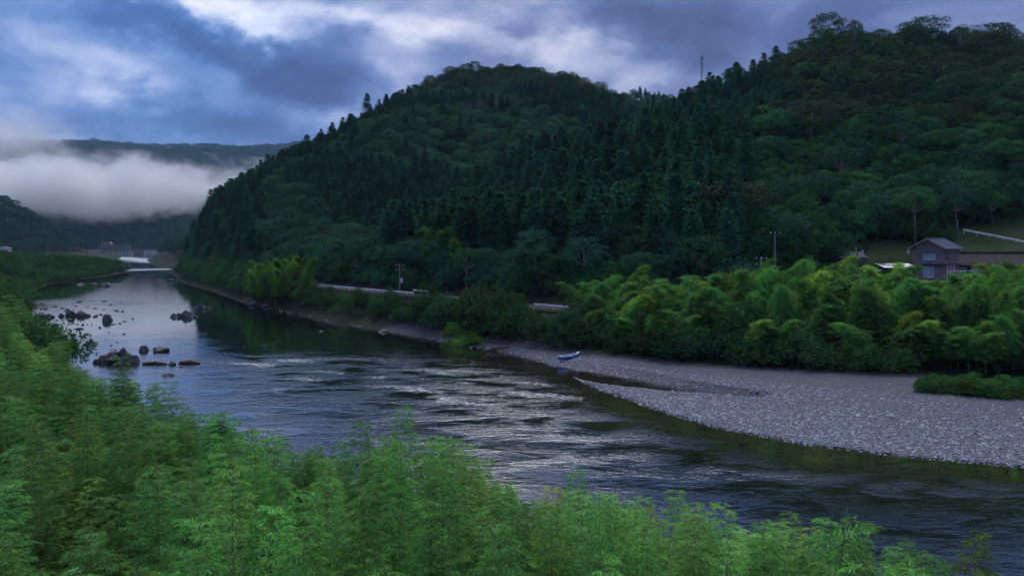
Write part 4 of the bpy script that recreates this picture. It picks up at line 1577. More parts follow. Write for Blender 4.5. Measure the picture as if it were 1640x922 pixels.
def outcrop(px, py, w, h, lumps, seed, label):
    """a craggy outcrop: many fractured blocks grown into one rock"""
    r = np.random.default_rng(seed)
    x_, y_ = water_pt(px, py)
    sc = y_ / FPX
    vs, fs = [], []
    n = 0
    for (u, hh, ww) in lumps:
        me = ROCKV[int(r.integers(7))]
        v = np.array([p.co[:] for p in me.vertices])
        a = r.random() * 6.28
        v[:, :2] = v[:, :2] @ np.array([[math.cos(a), -math.sin(a)], [math.sin(a), math.cos(a)]])
        v = v * np.array([ww * w * sc / 2, ww * w * sc * 0.36, hh * h * sc]) + np.array([u * w * sc / 2, r.normal() * 0.25 * w * sc / 4, -0.1])
        vs.append(v)
        fs.append(np.array([list(p.vertices) for p in me.polygons]) + n)
        n += len(v)
    me = np_mesh('rock_outcrop', np.concatenate(vs), None, np.concatenate(fs), mats=[M_rock])
    return tag(obj('rock_outcrop', me, None, (x_, y_ + w * sc * 0.15, 0)), label, 'rock')


outcrop(183, 582, 78, 25, [(-0.62, 0.55, 0.40), (-0.3, 0.75, 0.45), (0.1, 1.0, 0.48), (0.45, 0.95, 0.46), (0.66, 0.7, 0.36), (-0.05, 0.6, 0.5), (0.2, 1.08, 0.25), (-0.85, 0.3, 0.22)], 1,
        'largest craggy grey rock outcrop in the river beside the bamboo')
outcrop(292, 508, 44, 11, [(-0.7, 0.6, 0.35), (-0.3, 0.9, 0.4), (0.1, 1.0, 0.42), (0.45, 0.85, 0.4), (0.8, 0.5, 0.3)], 2, 'low dark rock outcrop at the edge of the hill reflection')
outcrop(322, 495, 28, 9, [(-0.6, 0.6, 0.4), (-0.1, 1.0, 0.45), (0.4, 0.8, 0.45), (0.8, 0.5, 0.3)], 3, 'rock outcrop just upstream of the low dark one, near the middle hill')
outcrop(80, 541, 30, 19, [(-0.6, 1.0, 0.45), (-0.1, 0.8, 0.5), (0.4, 0.6, 0.45), (0.8, 0.4, 0.3)], 4, 'broken rock shelf against the left bank bushes')
outcrop(116, 507, 50, 14, [(-0.85, 0.5, 0.2), (-0.45, 0.8, 0.3), (-0.2, 1.0, 0.3), (0.15, 0.9, 0.28), (0.5, 0.8, 0.32), (0.8, 0.5, 0.25)], 5, 'jagged row of dark rocks left of the lone upright boulder')
outcrop(58, 509, 48, 11, [(-0.8, 0.9, 0.3), (-0.4, 0.7, 0.3), (0.0, 0.8, 0.35), (0.35, 0.6, 0.3), (0.75, 0.8, 0.3)], 6, 'low rocks reaching out from the left bank upstream')
ROCKS = [
    (227, 562, 19, 12, 'rounded rock at the right end of the largest outcrop'), (254, 563, 34, 10, 'long low slab right of the largest outcrop'),
    (168, 514, 19, 15, 'lone upright boulder with a slanting top in calm water'), (144, 552, 19, 10, 'flat-topped dark boulder behind the largest outcrop'),
    (116, 548, 13, 7, 'small boulder left of the flat-topped one'), (126, 527, 14, 5, 'thin flat rock below the jagged rocks'),
    (115, 537, 10, 6, 'small tilted rock between the shelf and the flat-topped boulder'), (89, 521, 9, 5, 'small round rock below the jagged row'),
    (69, 522, 11, 5, 'small flat rock close to the left bank'), (113, 559, 25, 9, 'elongated rock beside the left bank bushes'),
    (92, 561, 16, 10, 'rock half hidden by the left bank bushes'), (153, 506, 7, 4, 'tiny rock left of the upright boulder'),
    (161, 504, 7, 3, 'tiny rock behind the upright boulder'), (179, 520, 6, 3, 'tiny rock in front of the upright boulder'),
    (159, 525, 6, 3, 'tiny low rock in the calm water'), (212, 511, 4, 2.5, 'single tiny rock out in the calm water'),
    (98, 525, 6, 2.5, 'tiny rock left of the thin flat rock'), (85, 526, 8, 2.5, 'sliver of rock near the broken shelf'),
    (273, 584, 16, 8, 'dark lump in the middle of the driftwood line'), (267, 602, 21, 7, 'low dark rock nearest the foreground bamboo tips'),
    (290, 588, 6, 3, 'pebble-like rock below the driftwood line'), (139, 568, 9, 6, 'small rock left of the largest outcrop'),
    (166, 458, 21, 7, 'dark hump of rock in the upstream riffle'), (127, 456, 13, 4, 'low rock in the upstream riffle on the left'),
    (147, 456, 17, 4, 'low flat rock in the upstream riffle'), (186, 456, 17, 3, 'thin rock at the right of the upstream riffle'),
    (258, 451, 16, 7, 'rock by the far shore below the rapids'), (272, 450, 13, 7, 'rock touching the far shore below the rapids'),
    (404, 489, 24, 9, 'pale rock at the foot of the middle hill'), (424, 492, 18, 7, 'rock beside the pale rock at the hill foot'),
    (330, 535, 4, 2, 'tiny rock near the hill reflection'), (115, 486, 5, 2, 'tiny rock on the upstream white streak'),
    (560, 513, 42, 9, 'flat grey rock ledge at the far shore below the road'), (612, 532, 18, 6, 'wet rock just off the far shore'),
    (513, 531, 10, 3, 'tiny pale rock in the dark hill reflection'), (422, 553, 5, 2, 'tiny rock at the short white streak'),
    (715, 543, 30, 7, 'pale flat rocks below the bright green clump'), (860, 554, 9, 6, 'lone boulder on the dark sand left of the canoe'),
]
for (px_, py_, w_, h_, lab) in ROCKS:
    river_rock(px_, py_, w_, h_, lab)
tag(MB().tube([(-0.5, 0, 0), (0.0, 0.02, 0.012), (0.5, -0.01, 0)], [0.018, 0.022, 0.012], 7).build('drift_log', M_wood), 'thin dark log lying in the water left of the dark lump', 'log')
lg = bpy.data.objects['drift_log']
x_, y_ = water_pt(248, 583)
lg.location, lg.scale = (x_, y_, 0.10), (3.2, 12, 10)
lg2 = lg.copy()
COL.objects.link(lg2)
x_, y_ = water_pt(304, 582)
lg2.location, lg2.scale = (x_, y_, 0.12), (2.8, 14, 12)
lg2['label'] = 'short dark log lying in the water right of the dark lump'

for k in range(72):
    pxs, pys = rng.uniform(45, 205), rng.uniform(478, 578)
    if pxs < 60 + (pys - 500) * 0.55:
        pxs = 60 + (pys - 500) * 0.55 + rng.random() * 60
    near = 'among the jagged rocks upstream' if pys < 515 else 'between the broken shelf and the upright boulder' if pys < 540 else 'around the flat-topped boulder'
    river_rock(pxs, pys, 2.5 + 10 * rng.random() ** 2, 1.2 + 2.4 * rng.random(), 'tiny dark rock in the left shallows ' + near, None, 'rock', 'tiny rocks ' + near)
SHOREV = [rock_mesh('shore_rock', 860 + i, 2, 12, 0.4, M_bankrock) for i in range(7)]
# shore stones along the foot of the middle hill and the road bank
n = 0
for k in range(130):
    t = rng.random()
    pxs = 290 + 560 * t
    pys = np.interp(pxs, [285, 330, 400, 460, 530, 600, 700, 800, 860], [448, 462, 487, 500, 515, 527, 545, 563, 571]) + rng.normal() * 1.2
    x_, y_ = water_pt(pxs, pys)
    s = (0.2 + 0.5 * rng.random() ** 2) * (1.0 if pxs < 560 else 0.7)
    o = obj('shore_rock', SHOREV[int(rng.integers(7))], None, (x_, y_ + 0.6, 0.0), (rng.normal() * 0.2, rng.normal() * 0.2, rng.random() * 6), (s * 1.7, s, s * 0.6))
    where = 'below the bright bamboo clump' if pxs < 480 else 'below the white guard rail' if pxs < 680 else 'between the bright clump and the canoe'
    tag(o, 'small grey shore rock at the far water edge ' + where, 'rock', 'shore rocks ' + where)

# ---------------------------------------------------------------- driftwood
dw = thing('driftwood', 'tangle of brown driftwood branches stranded at the far water edge', 'driftwood', (*water_pt(800, 560, 0.15), 0.15))
for k in range(9):
    a = rng.normal() * 0.6
    L = 0.7 + 1.1 * rng.random()
    c = Vector((rng.normal() * 0.9, rng.normal() * 0.3, 0.1 + 0.25 * rng.random()))
    d = Vector((math.cos(a), math.sin(a) * 0.5, rng.normal() * 0.25)) * L
    MB().tube([c - d, c + Vector((0, 0, 0.12)), c + d], [0.10, 0.08, 0.03], 5).build('branch', M_wood, dw)

# ---------------------------------------------------------------- blue canoe drawn up on the gravel
A, B = Vector((*water_pt(894, 576, 0.55), 0.62)), Vector((*water_pt(928, 570, 0.7), 0.85))
can = thing('canoe', 'blue and white canoe lying on the gravel beside the inlet', 'canoe', A.lerp(B, 0.5), (0, -math.asin((B - A).z / (B - A).length), math.atan2(B.y - A.y, B.x - A.x)))
Lc = (B - A).length * 1.02
vs, fs, ns, nr = [], [], 17, 8
for i in range(ns):
    t = -1 + 2 * i / (ns - 1)
    w = 0.46 * (1 - abs(t) ** 2.3) + 0.012
    sheer = 0.22 + 0.22 * abs(t) ** 3
    keel = -0.20 + 0.16 * abs(t) ** 4
    for j in range(nr + 1):
        a = math.pi * j / nr
        vs.append((t * Lc / 2, -w * math.cos(a), keel + (sheer - keel) * (1 - math.sin(a) ** 0.7)))
for i in range(ns - 1):
    for j in range(nr):
        k = i * (nr + 1) + j
        fs.append((k, k + 1, k + nr + 2, k + nr + 1))
hull = MB().add(vs, fs).build('hull', M_blue, can, True)
md = hull.modifiers.new('thick', 'SOLIDIFY'); md.thickness = 0.025
g = MB()
for sgn in (-1, 1):
    pts = [(-1 + 2 * i / 16) for i in range(17)]
    g = MB().tube([(t * Lc / 2, sgn * (0.46 * (1 - abs(t) ** 2.3) + 0.02), 0.24 + 0.22 * abs(t) ** 3) for t in pts], 0.035, 5)
    g.build('gunwale', M_white, can)
for t in (-0.45, 0.30):
    MB().box(t * Lc / 2 - 0.14, t * Lc / 2 + 0.14, -0.36, 0.36, 0.10, 0.14).build('seat', M_white, can)
for sgn in (-1, 1):
    dk = MB().add([(sgn * Lc / 2, 0, 0.46), (sgn * Lc * 0.32, 0.32, 0.31), (sgn * Lc * 0.32, -0.32, 0.31), (sgn * Lc * 0.32, 0, 0.40)], [(0, 1, 3), (0, 3, 2), (0, 2, 1), (1, 2, 3)])
    dk.build('deck', M_white, can)


# ---------------------------------------------------------------- guard rails on the far bank road
def guard_rail(label, poly, off, zb, spacing=2.0, h=0.75):
    pts = [Vector((*p, 0)) for p in poly]
    tot = sum((b - a).length for a, b in zip(pts[:-1], pts[1:]))
    def along(s):
        for a, b in zip(pts[:-1], pts[1:]):
            l = (b - a).length
            if s <= l or b is pts[-1]:
                d = (b - a).normalized()
                return a + d * min(s, l) + Vector((-d.y, d.x, 0)) * off
            s -= l
    o0 = along(0)
    zf = zb if callable(zb) else (lambda s: zb)
    t = thing('guard_rail', label, 'guard rail', (o0.x, o0.y, zf(0)))
    n = max(2, int(tot / spacing))
    pm = MB().box(-0.06, 0.06, -0.06, 0.06, -0.4, h).mesh('post', M_steel)
    beam = []
    for i in range(n + 1):
        s = tot * i / n
        p = along(s) - o0
        p.z = zf(s) - zf(0)
        obj('post', pm, t, p)
        beam.append(p)
    vs, fs = [], []
    for i, p in enumerate(beam):
        d = (beam[min(i + 1, n)] - beam[max(i - 1, 0)]).normalized()
        nn = Vector((d.y, -d.x, 0)).normalized()
        for (o, z) in ((0.09, h), (0.15, h - 0.08), (0.10, h - 0.16), (0.15, h - 0.26), (0.09, h - 0.35)):
            vs.append(p + nn * o + Vector((0, 0, z)))
        if i:
            for j in range(4):
                k = (i - 1) * 5 + j
                fs.append((k, k + 1, k + 6, k + 5))
    bo = MB().add(vs, fs).build('rail_beam', M_steel, t)
    m_ = bo.modifiers.new('thick', 'SOLIDIFY'); m_.thickness = 0.03
    return t


guard_rail('long white guard rail along the far bank road below the middle hill', [(-45, 189.5), (-31, 172), (-19.5, 159.5)], 0.15, 5.5)
guard_rail('short white rail behind the right end of the long guard rail', [(-21.0, 164.2), (-17.6, 160)], 1.2, 5.9, 2.0, 0.6)
guard_rail('faint grey rail piece between the bushes at the road bend', [(-12.5, 148.5), (-7.0, 140)], 0.15, 5.5)
guard_rail('small white rail beside the dark culvert under the bamboo', [(3.5, 129.9), (4.75, 128.7), (9, 123.5)], 0.15, 5.5)
zr_ = lambda s: 17.6 - 0.10 * s
guard_rail('white rail along the path on the grass slope above the long house', [(86.5, 155.5), (90.5, 152), (93.6, 148), (97.5, 142)], 0.0, lambda s: 17.75 - 0.225 * s, 2.0, 0.8)

# bare retaining bank under the road and the culvert mouth
def face_wall(name, poly, z0, z1, label, mat, thick=0.5):
    vs, fs = [], []
    for i, (a, b) in enumerate(poly):
        vs += [(a, b, z1), (a - 0.5, b - 1.0, z0)]
        if i:
            k = 2 * i
            fs.append((k - 2, k - 1, k + 1, k))
    o = MB().add(vs, fs).build(name, mat)
    m_ = o.modifiers.new('thick', 'SOLIDIFY'); m_.thickness = thick
    return tag(o, label, 'wall')


face_wall('retaining_wall', [(-45.5, 188.8), (-36, 177.6), (-31.6, 171.6), (-20, 158)], 2.6, 5.48, 'dark brown bare retaining bank under the long guard rail', M_soil)
cv = thing('culvert', 'dark culvert opening below the small white rail', 'culvert', (6.0, 125.6, 3.2), (0, 0, R(-52)))
MB().box(-2.6, 2.6, -0.3, 0.3, 1.7, 2.25).build('head_beam', M_soil, cv)
for sx in (-2.9, 2.9):
    MB().box(sx - 0.3, sx + 0.3, -0.5, 0.4, -1.4, 2.25).build('abutment', M_soil, cv)
MB().box(-2.6, 2.6, 0.5, 0.7, -1.4, 1.7).build('back_wall', M_dark, cv)


# ---------------------------------------------------------------- utility poles
def utility_pole(px, py0, Y_, label, py1=None, arms=2, box=True):
    X_, Yp, zt = at_depth(px, py0, Y_)
    zg = tfine(X_, Yp)
    h = max(6.0, zt - zg)
    t = thing('utility_pole', label, 'pole', (X_, Yp, zg))
    MB().tube([(0, 0, -0.5), (0, 0, h)], [0.19, 0.11], 8).build('pole', M_pole, t)
    for k in range(arms):
        z = h - 0.35 - 0.9 * k
        arm = MB().box(-0.9, 0.9, -0.17, -0.09, z - 0.05, z + 0.05).build('cross_arm', M_dark, t)
        for s in (-0.75, 0.0, 0.75):
            MB().tube([(s, -0.13, z + 0.05), (s, -0.13, z + 0.28)], [0.07, 0.05], 6).build('insulator', M_white, arm)
    if box:
        MB().tube([(0.42, -0.05, h - 3.9), (0.42, -0.05, h - 2.9)], [0.28, 0.28], 8).build('transformer', M_steel, t)
        MB().box(0.0, 0.42, -0.1, 0.0, h - 3.0, h - 2.9).build('bracket', M_dark, t)
    return t


utility_pole(640, 433, 168, 'utility pole with a small box behind the long guard rail', arms=2)
utility_pole(1187, 431, 119, 'leftmost of the utility poles above the far bamboo grove, with a transformer')
utility_pole(1199, 441, 121, 'shortest utility pole above the far bamboo grove', arms=0, box=False)
utility_pole(1219, 411, 123, 'utility pole with two white insulators and a transformer above the grove')
utility_pole(1241, 371, 135, 'tallest utility pole against the dark wood above the grove', arms=1, box=False)

# antenna mast on the ridge of the right hill
X_, Y_, Zt = at_depth(1124, 91, 272)
zg = float(tz(X_, Y_))
am = thing('antenna_mast', 'thin lattice antenna mast on the ridge of the right hill', 'mast', (X_, Y_, zg))
H = Zt - zg
for k in range(3):
    a = k * 2.094
    MB().tube([(0.5 * math.cos(a), 0.5 * math.sin(a), 0), (0.22 * math.cos(a), 0.22 * math.sin(a), H)], [0.05, 0.035], 5).build('leg', M_dark, am)
lat = MB()
for i in range(12):
    z0_, z1_ = H * i / 12, H * (i + 1) / 12
    r0 = 0.5 - 0.28 * i / 12
    for k in range(3):
        a, b = k * 2.094, (k + 1) * 2.094
        lat.beam((r0 * math.cos(a), r0 * math.sin(a), z0_), (r0 * math.cos(b), r0 * math.sin(b), z1_), 0.05, 0.05)
lat.build('lattice', M_dark, am)
for k, (z, a) in enumerate([(0.97, 0.3), (0.97, 2.4), (0.97, 4.5), (0.88, 0.9), (0.88, 3.0), (0.8, 5.2)]):
    MB().box(-0.09, 0.09, -0.07, 0.07, -0.6, 0.6).build('antenna_panel', M_pole, am).location = (0.6 * math.cos(a), 0.6 * math.sin(a), H * z)

# ---------------------------------------------------------------- two-storey house
def window(parent, cx, cz, w, h, y, depth=0.08):
    """window in a wall whose outside faces -y"""
    f = MB()
    b = 0.07
    f.box(cx - w / 2 - b, cx + w / 2 + b, y - depth, y + 0.02, cz + h / 2, cz + h / 2 + b)
    f.box(cx - w / 2 - b, cx + w / 2 + b, y - depth - 0.04, y + 0.02, cz - h / 2 - b, cz - h / 2)
    f.box(cx - w / 2 - b, cx - w / 2, y - depth, y + 0.02, cz - h / 2, cz + h / 2)
    f.box(cx + w / 2, cx + w / 2 + b, y - depth, y + 0.02, cz - h / 2, cz + h / 2)
    f.box(cx - 0.03, cx + 0.03, y - depth + 0.01, y + 0.02, cz - h / 2, cz + h / 2)
    wo = f.build('window', M_white, parent)
    for s in (-1, 1):
        MB().box(cx + s * w / 4 - w / 4 + 0.03, cx + s * w / 4 + w / 4 - 0.03, y - 0.035, y - 0.012, cz - h / 2 + 0.005, cz + h / 2 - 0.005).build('pane', M_pane, wo)
    return wo


def pane_mat():
    m, N, out = new_mat('curtained_glass')
    principled(N, out, (0.34, 0.42, 0.50), 0.08, 0.6)
    return m


M_pane = pane_mat()
HZ = 9.95
hx, hy, _ = at_depth(1487, 420, 132)
HW, HD, H1, H2 = 5.0, 5.6, 2.45, 5.15
house = thing('house', 'brown two-storey house with blue-grey gable roof above the bamboo grove', 'house', (hx, hy, HZ), (0, 0, R(-50)))
MB().box(-HW / 2, HW / 2, 0, HD, -0.6, H1).build('lower_wall', M_siding, house)
ridge = 1.35
up = MB().prism([(-HW / 2 + 0.02, H1 + 0.12), (HW / 2 - 0.02, H1 + 0.12), (HW / 2 - 0.02, H2), (0, H2 + ridge), (-HW / 2 + 0.02, H2)], 0.05, HD - 0.05).build('upper_wall', M_siding, house)
sid = MB()
for k in range(9):
    z = H1 + 0.35 + k * 0.29
    sid.box(-HW / 2 - 0.005, HW / 2 + 0.005, 0.035, HD - 0.03, z, z + 0.02)
sid.build('siding_board', M_siding, up)
MB().box(-HW / 2 - 0.35, HW / 2 + 0.35, -0.45, HD + 0.3, H1 + 0.003, H1 + 0.115).build('eave_band', M_brownroof, house)
ov = 0.55
for s in (-1, 1):
    sl = ridge / (HW / 2)
    p = [(0, H2 + ridge + 0.05), (s * (HW / 2 + ov), H2 - ov * sl + 0.05), (s * (HW / 2 + ov), H2 - ov * sl + 0.19), (0, H2 + ridge + 0.20)]
    rf = MB().prism(p, -0.75, HD + 0.6).build('roof', M_blueroof, house)
    for k in range(14):
        yy_ = -0.7 + k * (HD + 1.2) / 13
        MB().beam((s * 0.05, yy_, H2 + ridge + 0.21), (s * (HW / 2 + ov), yy_, H2 - ov * sl + 0.21), 0.05, 0.05).build('roof_seam', M_blueroof, rf)
    MB().beam((s * 0.0, -0.79, H2 + ridge + 0.10), (s * (HW / 2 + ov), -0.79, H2 - ov * sl + 0.10), 0.06, 0.24).build('barge_board', M_palebark, house)
MB().beam((0, -0.8, H2 + ridge + 0.25), (0, HD + 0.65, H2 + ridge + 0.25), 0.25, 0.14).build('ridge_cap', M_blueroof, house)
window(house, 0.1, H1 + 1.35, 1.7, 1.15, 0.05)
MB().box(-0.95, 1.15, -0.38, 0.04, H1 + 2.02, H1 + 2.08).build('window_hood', M_timber, house)
window(house, 0.0, 1.2, 1.5, 1.8, 0.0)
sw = MB().box(HW / 2 - 0.01, HW / 2 + 0.05, 0.5, 1.3, H1 + 0.8, H1 + 1.9).build('side_window', M_timber, house)
MB().box(HW / 2 + 0.052, HW / 2 + 0.06, 0.58, 1.22, H1 + 0.88, H1 + 1.82).build('pane', M_glass, sw)
for k in range(3):
    MB().box(HW / 2 + 0.25, HW / 2 + 0.37, 0.3 + 1.2 * k, 0.42 + 1.2 * k, -0.5, H1).build('porch_post', M_white, house)
MB().tube([(-HW / 2 - 0.75, 0.2, H2 - 1.0), (-HW / 2 - 0.75, 0.2, H2 - 0.35)], [0.22, 0.22], 8).build('wall_unit', M_steel, house)
MB().box(-HW / 2 - 0.75, -HW / 2, 0.14, 0.26, H2 - 0.7, H2 - 0.62).build('unit_bracket', M_dark, house)

# long low house to the right
lx0, ly, _ = at_depth(1512, 424, 137)
LL = 16.5
lh = thing('long_house', 'long single-storey house with dark brown tiled roof right of the two-storey house', 'house', (lx0, ly, HZ), (0, 0, R(-6)))
MB().box(0.3, LL, 0, 6, -0.6, 2.35).build('wall', M_timber, lh)
prof = [(-1.0, 2.25), (3.0, 4.05), (7.0, 2.25), (7.0, 2.43), (3.0, 4.25), (-1.0, 2.43)]
vs = [(x_, y_, z_) for x_ in (-0.4, LL + 0.6) for (y_, z_) in prof]
rf = MB().add(vs, [(0, 1, 7, 6), (1, 2, 8, 7), (2, 3, 9, 8), (3, 4, 10, 9), (4, 5, 11, 10), (5, 0, 6, 11), (0, 5, 4, 1), (1, 4, 3, 2), (6, 7, 10, 11), (7, 8, 9, 10)]).build('roof', M_brownroof, lh)
for k in range(34):
    x_ = -0.3 + k * (LL + 0.8) / 33
    MB().beam((x_, -1.0, 2.45), (x_, 3.0, 4.27), 0.09, 0.06).build('tile_row', M_brownroof, rf)
MB().box(-0.45, LL + 0.65, 2.75, 3.25, 4.2, 4.45).build('ridge_cap', M_brownroof, lh)
window(lh, 2.6, 1.15, 1.7, 1.3, 0.0)
window(lh, 5.2, 1.15, 1.7, 1.3, 0.0)
dr = MB().box(8.3, 9.9, -0.06, 0.02, 0.0, 1.9).build('door', M_white, lh)
MB().box(8.45, 9.05, -0.075, -0.062, 0.7, 1.75).build('pane', M_pane, dr)
MB().box(9.15, 9.75, -0.075, -0.062, 0.7, 1.75).build('pane', M_pane, dr)
window(lh, 12.6, 1.15, 1.8, 1.3, 0.0)
MB().tube([(-0.4, -1.1, 2.3), (LL + 0.6, -1.1, 2.3)], 0.06, 6).build('gutter', M_pole, lh)

# laundry pole between the houses
lp = thing('laundry_pole', 'white laundry pole in front of the houses', 'pole', (hx + 1.0, hy - 4.6, HZ + 0.0), (0, 0, R(4)))
for x_ in (0, 5.4):
    MB().tube([(x_, 0, -0.4), (x_, 0, 1.55)], 0.035, 6).build('stand', M_steel, lp)
MB().tube([(-0.4, 0, 1.50), (5.9, 0, 1.62)], 0.035, 6).build('bar', M_white, lp)

# shed with pale corrugated roof
sx0, sy0, _ = at_depth(1436, 428, 129)
shed = thing('shed', 'low shed with pale corrugated metal roof left of the two-storey house', 'shed', (sx0, sy0, HZ - 0.2))
for x_ in (-2.3, 2.3):
    for y_ in (-1.3, 1.3):
        MB().box(x_ - 0.06, x_ + 0.06, y_ - 0.06, y_ + 0.06, -1.0, 2.3 if y_ < 0 else 2.75).build('post', M_timber, shed)
MB().box(-2.35, 2.35, 1.2, 1.3, -0.6, 2.5).build('back_wall', M_timber, shed)
vs, fs = [], []
for i in range(41):
    x_ = -2.7 + 5.4 * i / 40
    z_ = 0.03 * (i % 2)
    vs += [(x_, -1.8, 2.28 + z_), (x_, 1.7, 2.85 + z_)]
    if i:
        fs.append((2 * i - 2, 2 * i - 1, 2 * i + 1, 2 * i))
ro = MB().add(vs, fs).build('roof', M_steel, shed)
m_ = ro.modifiers.new('thick', 'SOLIDIFY'); m_.thickness = 0.02
lean = thing('lean_to', 'small pale lean-to roof left of the shed', 'shed', (sx0 - 4.0, sy0 - 0.3, HZ - 0.5))
for x_ in (-1.1, 1.1):
    MB().box(x_ - 0.05, x_ + 0.05, -0.05, 0.05, -1.0, 2.0).build('post', M_timber, lean)
vs, fs = [], []
for i in range(23):
    x_ = -1.4 + 2.8 * i / 22
    vs += [(x_, -0.9, 1.9 + 0.03 * (i % 2) + 0.12 * x_), (x_, 0.9, 2.2 + 0.03 * (i % 2) + 0.12 * x_)]
    if i:
        fs.append((2 * i - 2, 2 * i - 1, 2 * i + 1, 2 * i))
ro = MB().add(vs, fs).build('roof', M_white, lean)
m_ = ro.modifiers.new('thick', 'SOLIDIFY'); m_.thickness = 0.02

# stone terrace wall under the houses, stone by stone
tw = thing('stone_wall', 'grey dry-stone terrace wall below the two-storey house', 'wall', (57, 124.9, 5.6))
MB().box(0, 26, 0.25, 0.9, -1.0, 4.3).build('core', M_dark, tw)
STN = [rock_mesh('stone', 900 + i, 1, 5, 0.06, M_rock) for i in range(4)]
for row in range(6):
    x_ = 0.2 + 0.3 * (row % 2)
    while x_ < 25.5:
        w_ = 0.55 + 0.5 * rng.random()
        obj('stone', STN[int(rng.integers(4))], tw, (x_ + w_ / 2, 0.12 + 0.04 * rng.random() + 0.03 * row, 0.35 + row * 0.68 + rng.normal() * 0.04), (0, rng.normal() * 0.08, 0), (w_ * 0.56, 0.3, 0.37))
        x_ += w_
MB().box(-0.1, 26.1, -0.1, 1.0, 4.3, 4.45).build('coping', M_conc, tw)

# family graves on a small stone platform
gxp, gyp, gzp = at_depth(1365, 411, 141)
plat = thing('grave_platform', 'low dark stone platform carrying the family graves', 'platform', (gxp, gyp, gzp))
MB().box(-2.4, 2.2, -0.9, 0.9, -3.0, -0.12).build('base', M_rock, plat)
MB().box(-2.5, 2.3, -1.0, 1.0, -0.12, 0.0).build('kerb', M_conc, plat)
for (dx_, dy_, h_, w_, lab) in [(0.62, 0.1, 1.75, 0.34, 'tallest grey gravestone on the platform left of the house'), (-0.35, -0.2, 0.95, 0.36, 'leftmost small gravestone on the platform'),
                                (0.12, -0.4, 0.7, 0.3, 'low gravestone just left of the tallest one'), (1.1, -0.35, 0.8, 0.34, 'low gravestone just right of the tallest one'),
                                (1.8, 0.1, 1.1, 0.36, 'rightmost gravestone at the end of the platform')]:
    gs = thing('gravestone', lab, 'gravestone', (gxp + dx_, gyp + dy_, gzp))
    MB().box(-w_ * 1.1, w_ * 1.1, -w_ * 1.1, w_ * 1.1, 0.003, 0.16).build('plinth', M_granite, gs)
    MB().box(-w_ * 0.8, w_ * 0.8, -w_ * 0.8, w_ * 0.8, 0.16, 0.34).build('pedestal', M_granite, gs)
    k = w_ * 0.5
    MB().box(-k, k, -k, k, 0.34, h_ - 0.1).add([(-k, -k, h_ - 0.1), (k, -k, h_ - 0.1), (k, k, h_ - 0.1), (-k, k, h_ - 0.1), (0, 0, h_)], [(0, 1, 4), (1, 2, 4), (2, 3, 4), (3, 0, 4)]).build('shaft', M_granite, gs)

# ---------------------------------------------------------------- far up the valley
def far_house(px, py, Y_, w, h, d, label, roofm):
    X_, Yp, z_ = at_depth(px, py, Y_)
    t = thing('far_house', label, 'house', (X_, Yp, z_), (0, 0, R(12)))
    MB().prism([(-w / 2, -2), (w / 2, -2), (w / 2, h * 0.72), (0, h * 0.98), (-w / 2, h * 0.72)], 0, d).build('wall', M_white, t)
    for s in (-1, 1):
        MB().prism([(0, h * 0.99), (s * (w / 2 + 0.5), h * 0.70), (s * (w / 2 + 0.5), h * 0.70 + 0.25), (0, h)], -0.5, d + 0.5).build('roof', roofm, t)
    for (x_, z_) in ((-w * 0.25, h * 0.22), (w * 0.25, h * 0.22), (w * 0.05, h * 0.55)):
        wo = MB().box(x_ - 0.6, x_ + 0.6, -0.06, 0.02, z_ - 0.6, z_ + 0.6).build('window', M_dark, t)
        MB().box(x_ - 0.5, x_ + 0.5, -0.08, -0.062, z_ - 0.5, z_ + 0.5).build('pane', M_glass, wo)
    return t


far_house(80, 404, 880, 10.5, 6.2, 9, 'small white house among trees left of the weir', M_white)
far_house(3, 406, 640, 9.0, 5.5, 7, 'pale house partly cut by the left edge of the picture', M_pole)

wr = thing('weir', 'long concrete weir with pale spillway faces across the far valley', 'weir', (-490, 1050, -0.8))
MB().box(-125, 40, 0, 6, -2, 7.4).build('wall', M_pole, wr)
MB().box(-150, 45, 5, 9, 7.4, 9.6).build('parapet', M_soil, wr)
fm_ = MB().prism([(-1.9, -1), (1.9, -1), (1.9, 5.6), (-1.9, 5.6)], -3.5, -0.3).mesh('spillway_face', M_steel)
for k in range(34):
    x_ = -105 + k * 4.2
    if 2 < x_ < 14:
        continue
    obj('spillway_face', fm_, wr, (x_, 0, 0.0), (R(0), 0, 0), (0.42 + 0.4 * rng.random(), 1, 0.75 + 0.3 * rng.random()))
gh = thing('gate_house', 'gate house with faded red roof on top of the weir', 'building', (-513, 1046, 8.2))
MB().box(-21, 21, -1.5, 1.0, 0.6, 1.4).build('deck', M_conc, gh)
for k in range(9):
    MB().box(-20.6 + k * 5.1, -19.4 + k * 5.1, -1.2, 0.8, -3, 0.6).build('pillar', M_conc, gh)
MB().box(-21, 21, -1.4, 0.9, 3.6, 4.3).build('walkway_roof', M_conc, gh)
for k in range(9):
    MB().box(-20.5 + k * 5.1, -19.9 + k * 5.1, -1.1, 0.6, 1.4, 3.6).build('column', M_pole, gh)
MB().box(-15, -3, -2.0, 2.0, 1.4, 5.4).build('tower', M_conc, gh)
MB().prism([(-15.8, 5.4), (-2.2, 5.4), (-4.5, 8.4), (-13.5, 8.4)], -2.6, 2.6).build('roof', M_pinkroof, gh)
for k in range(3):
    MB().box(-13.4 + k * 3.6, -11.4 + k * 3.6, -2.05, -1.98, 2.4, 4.4).build('window', M_glass, gh)

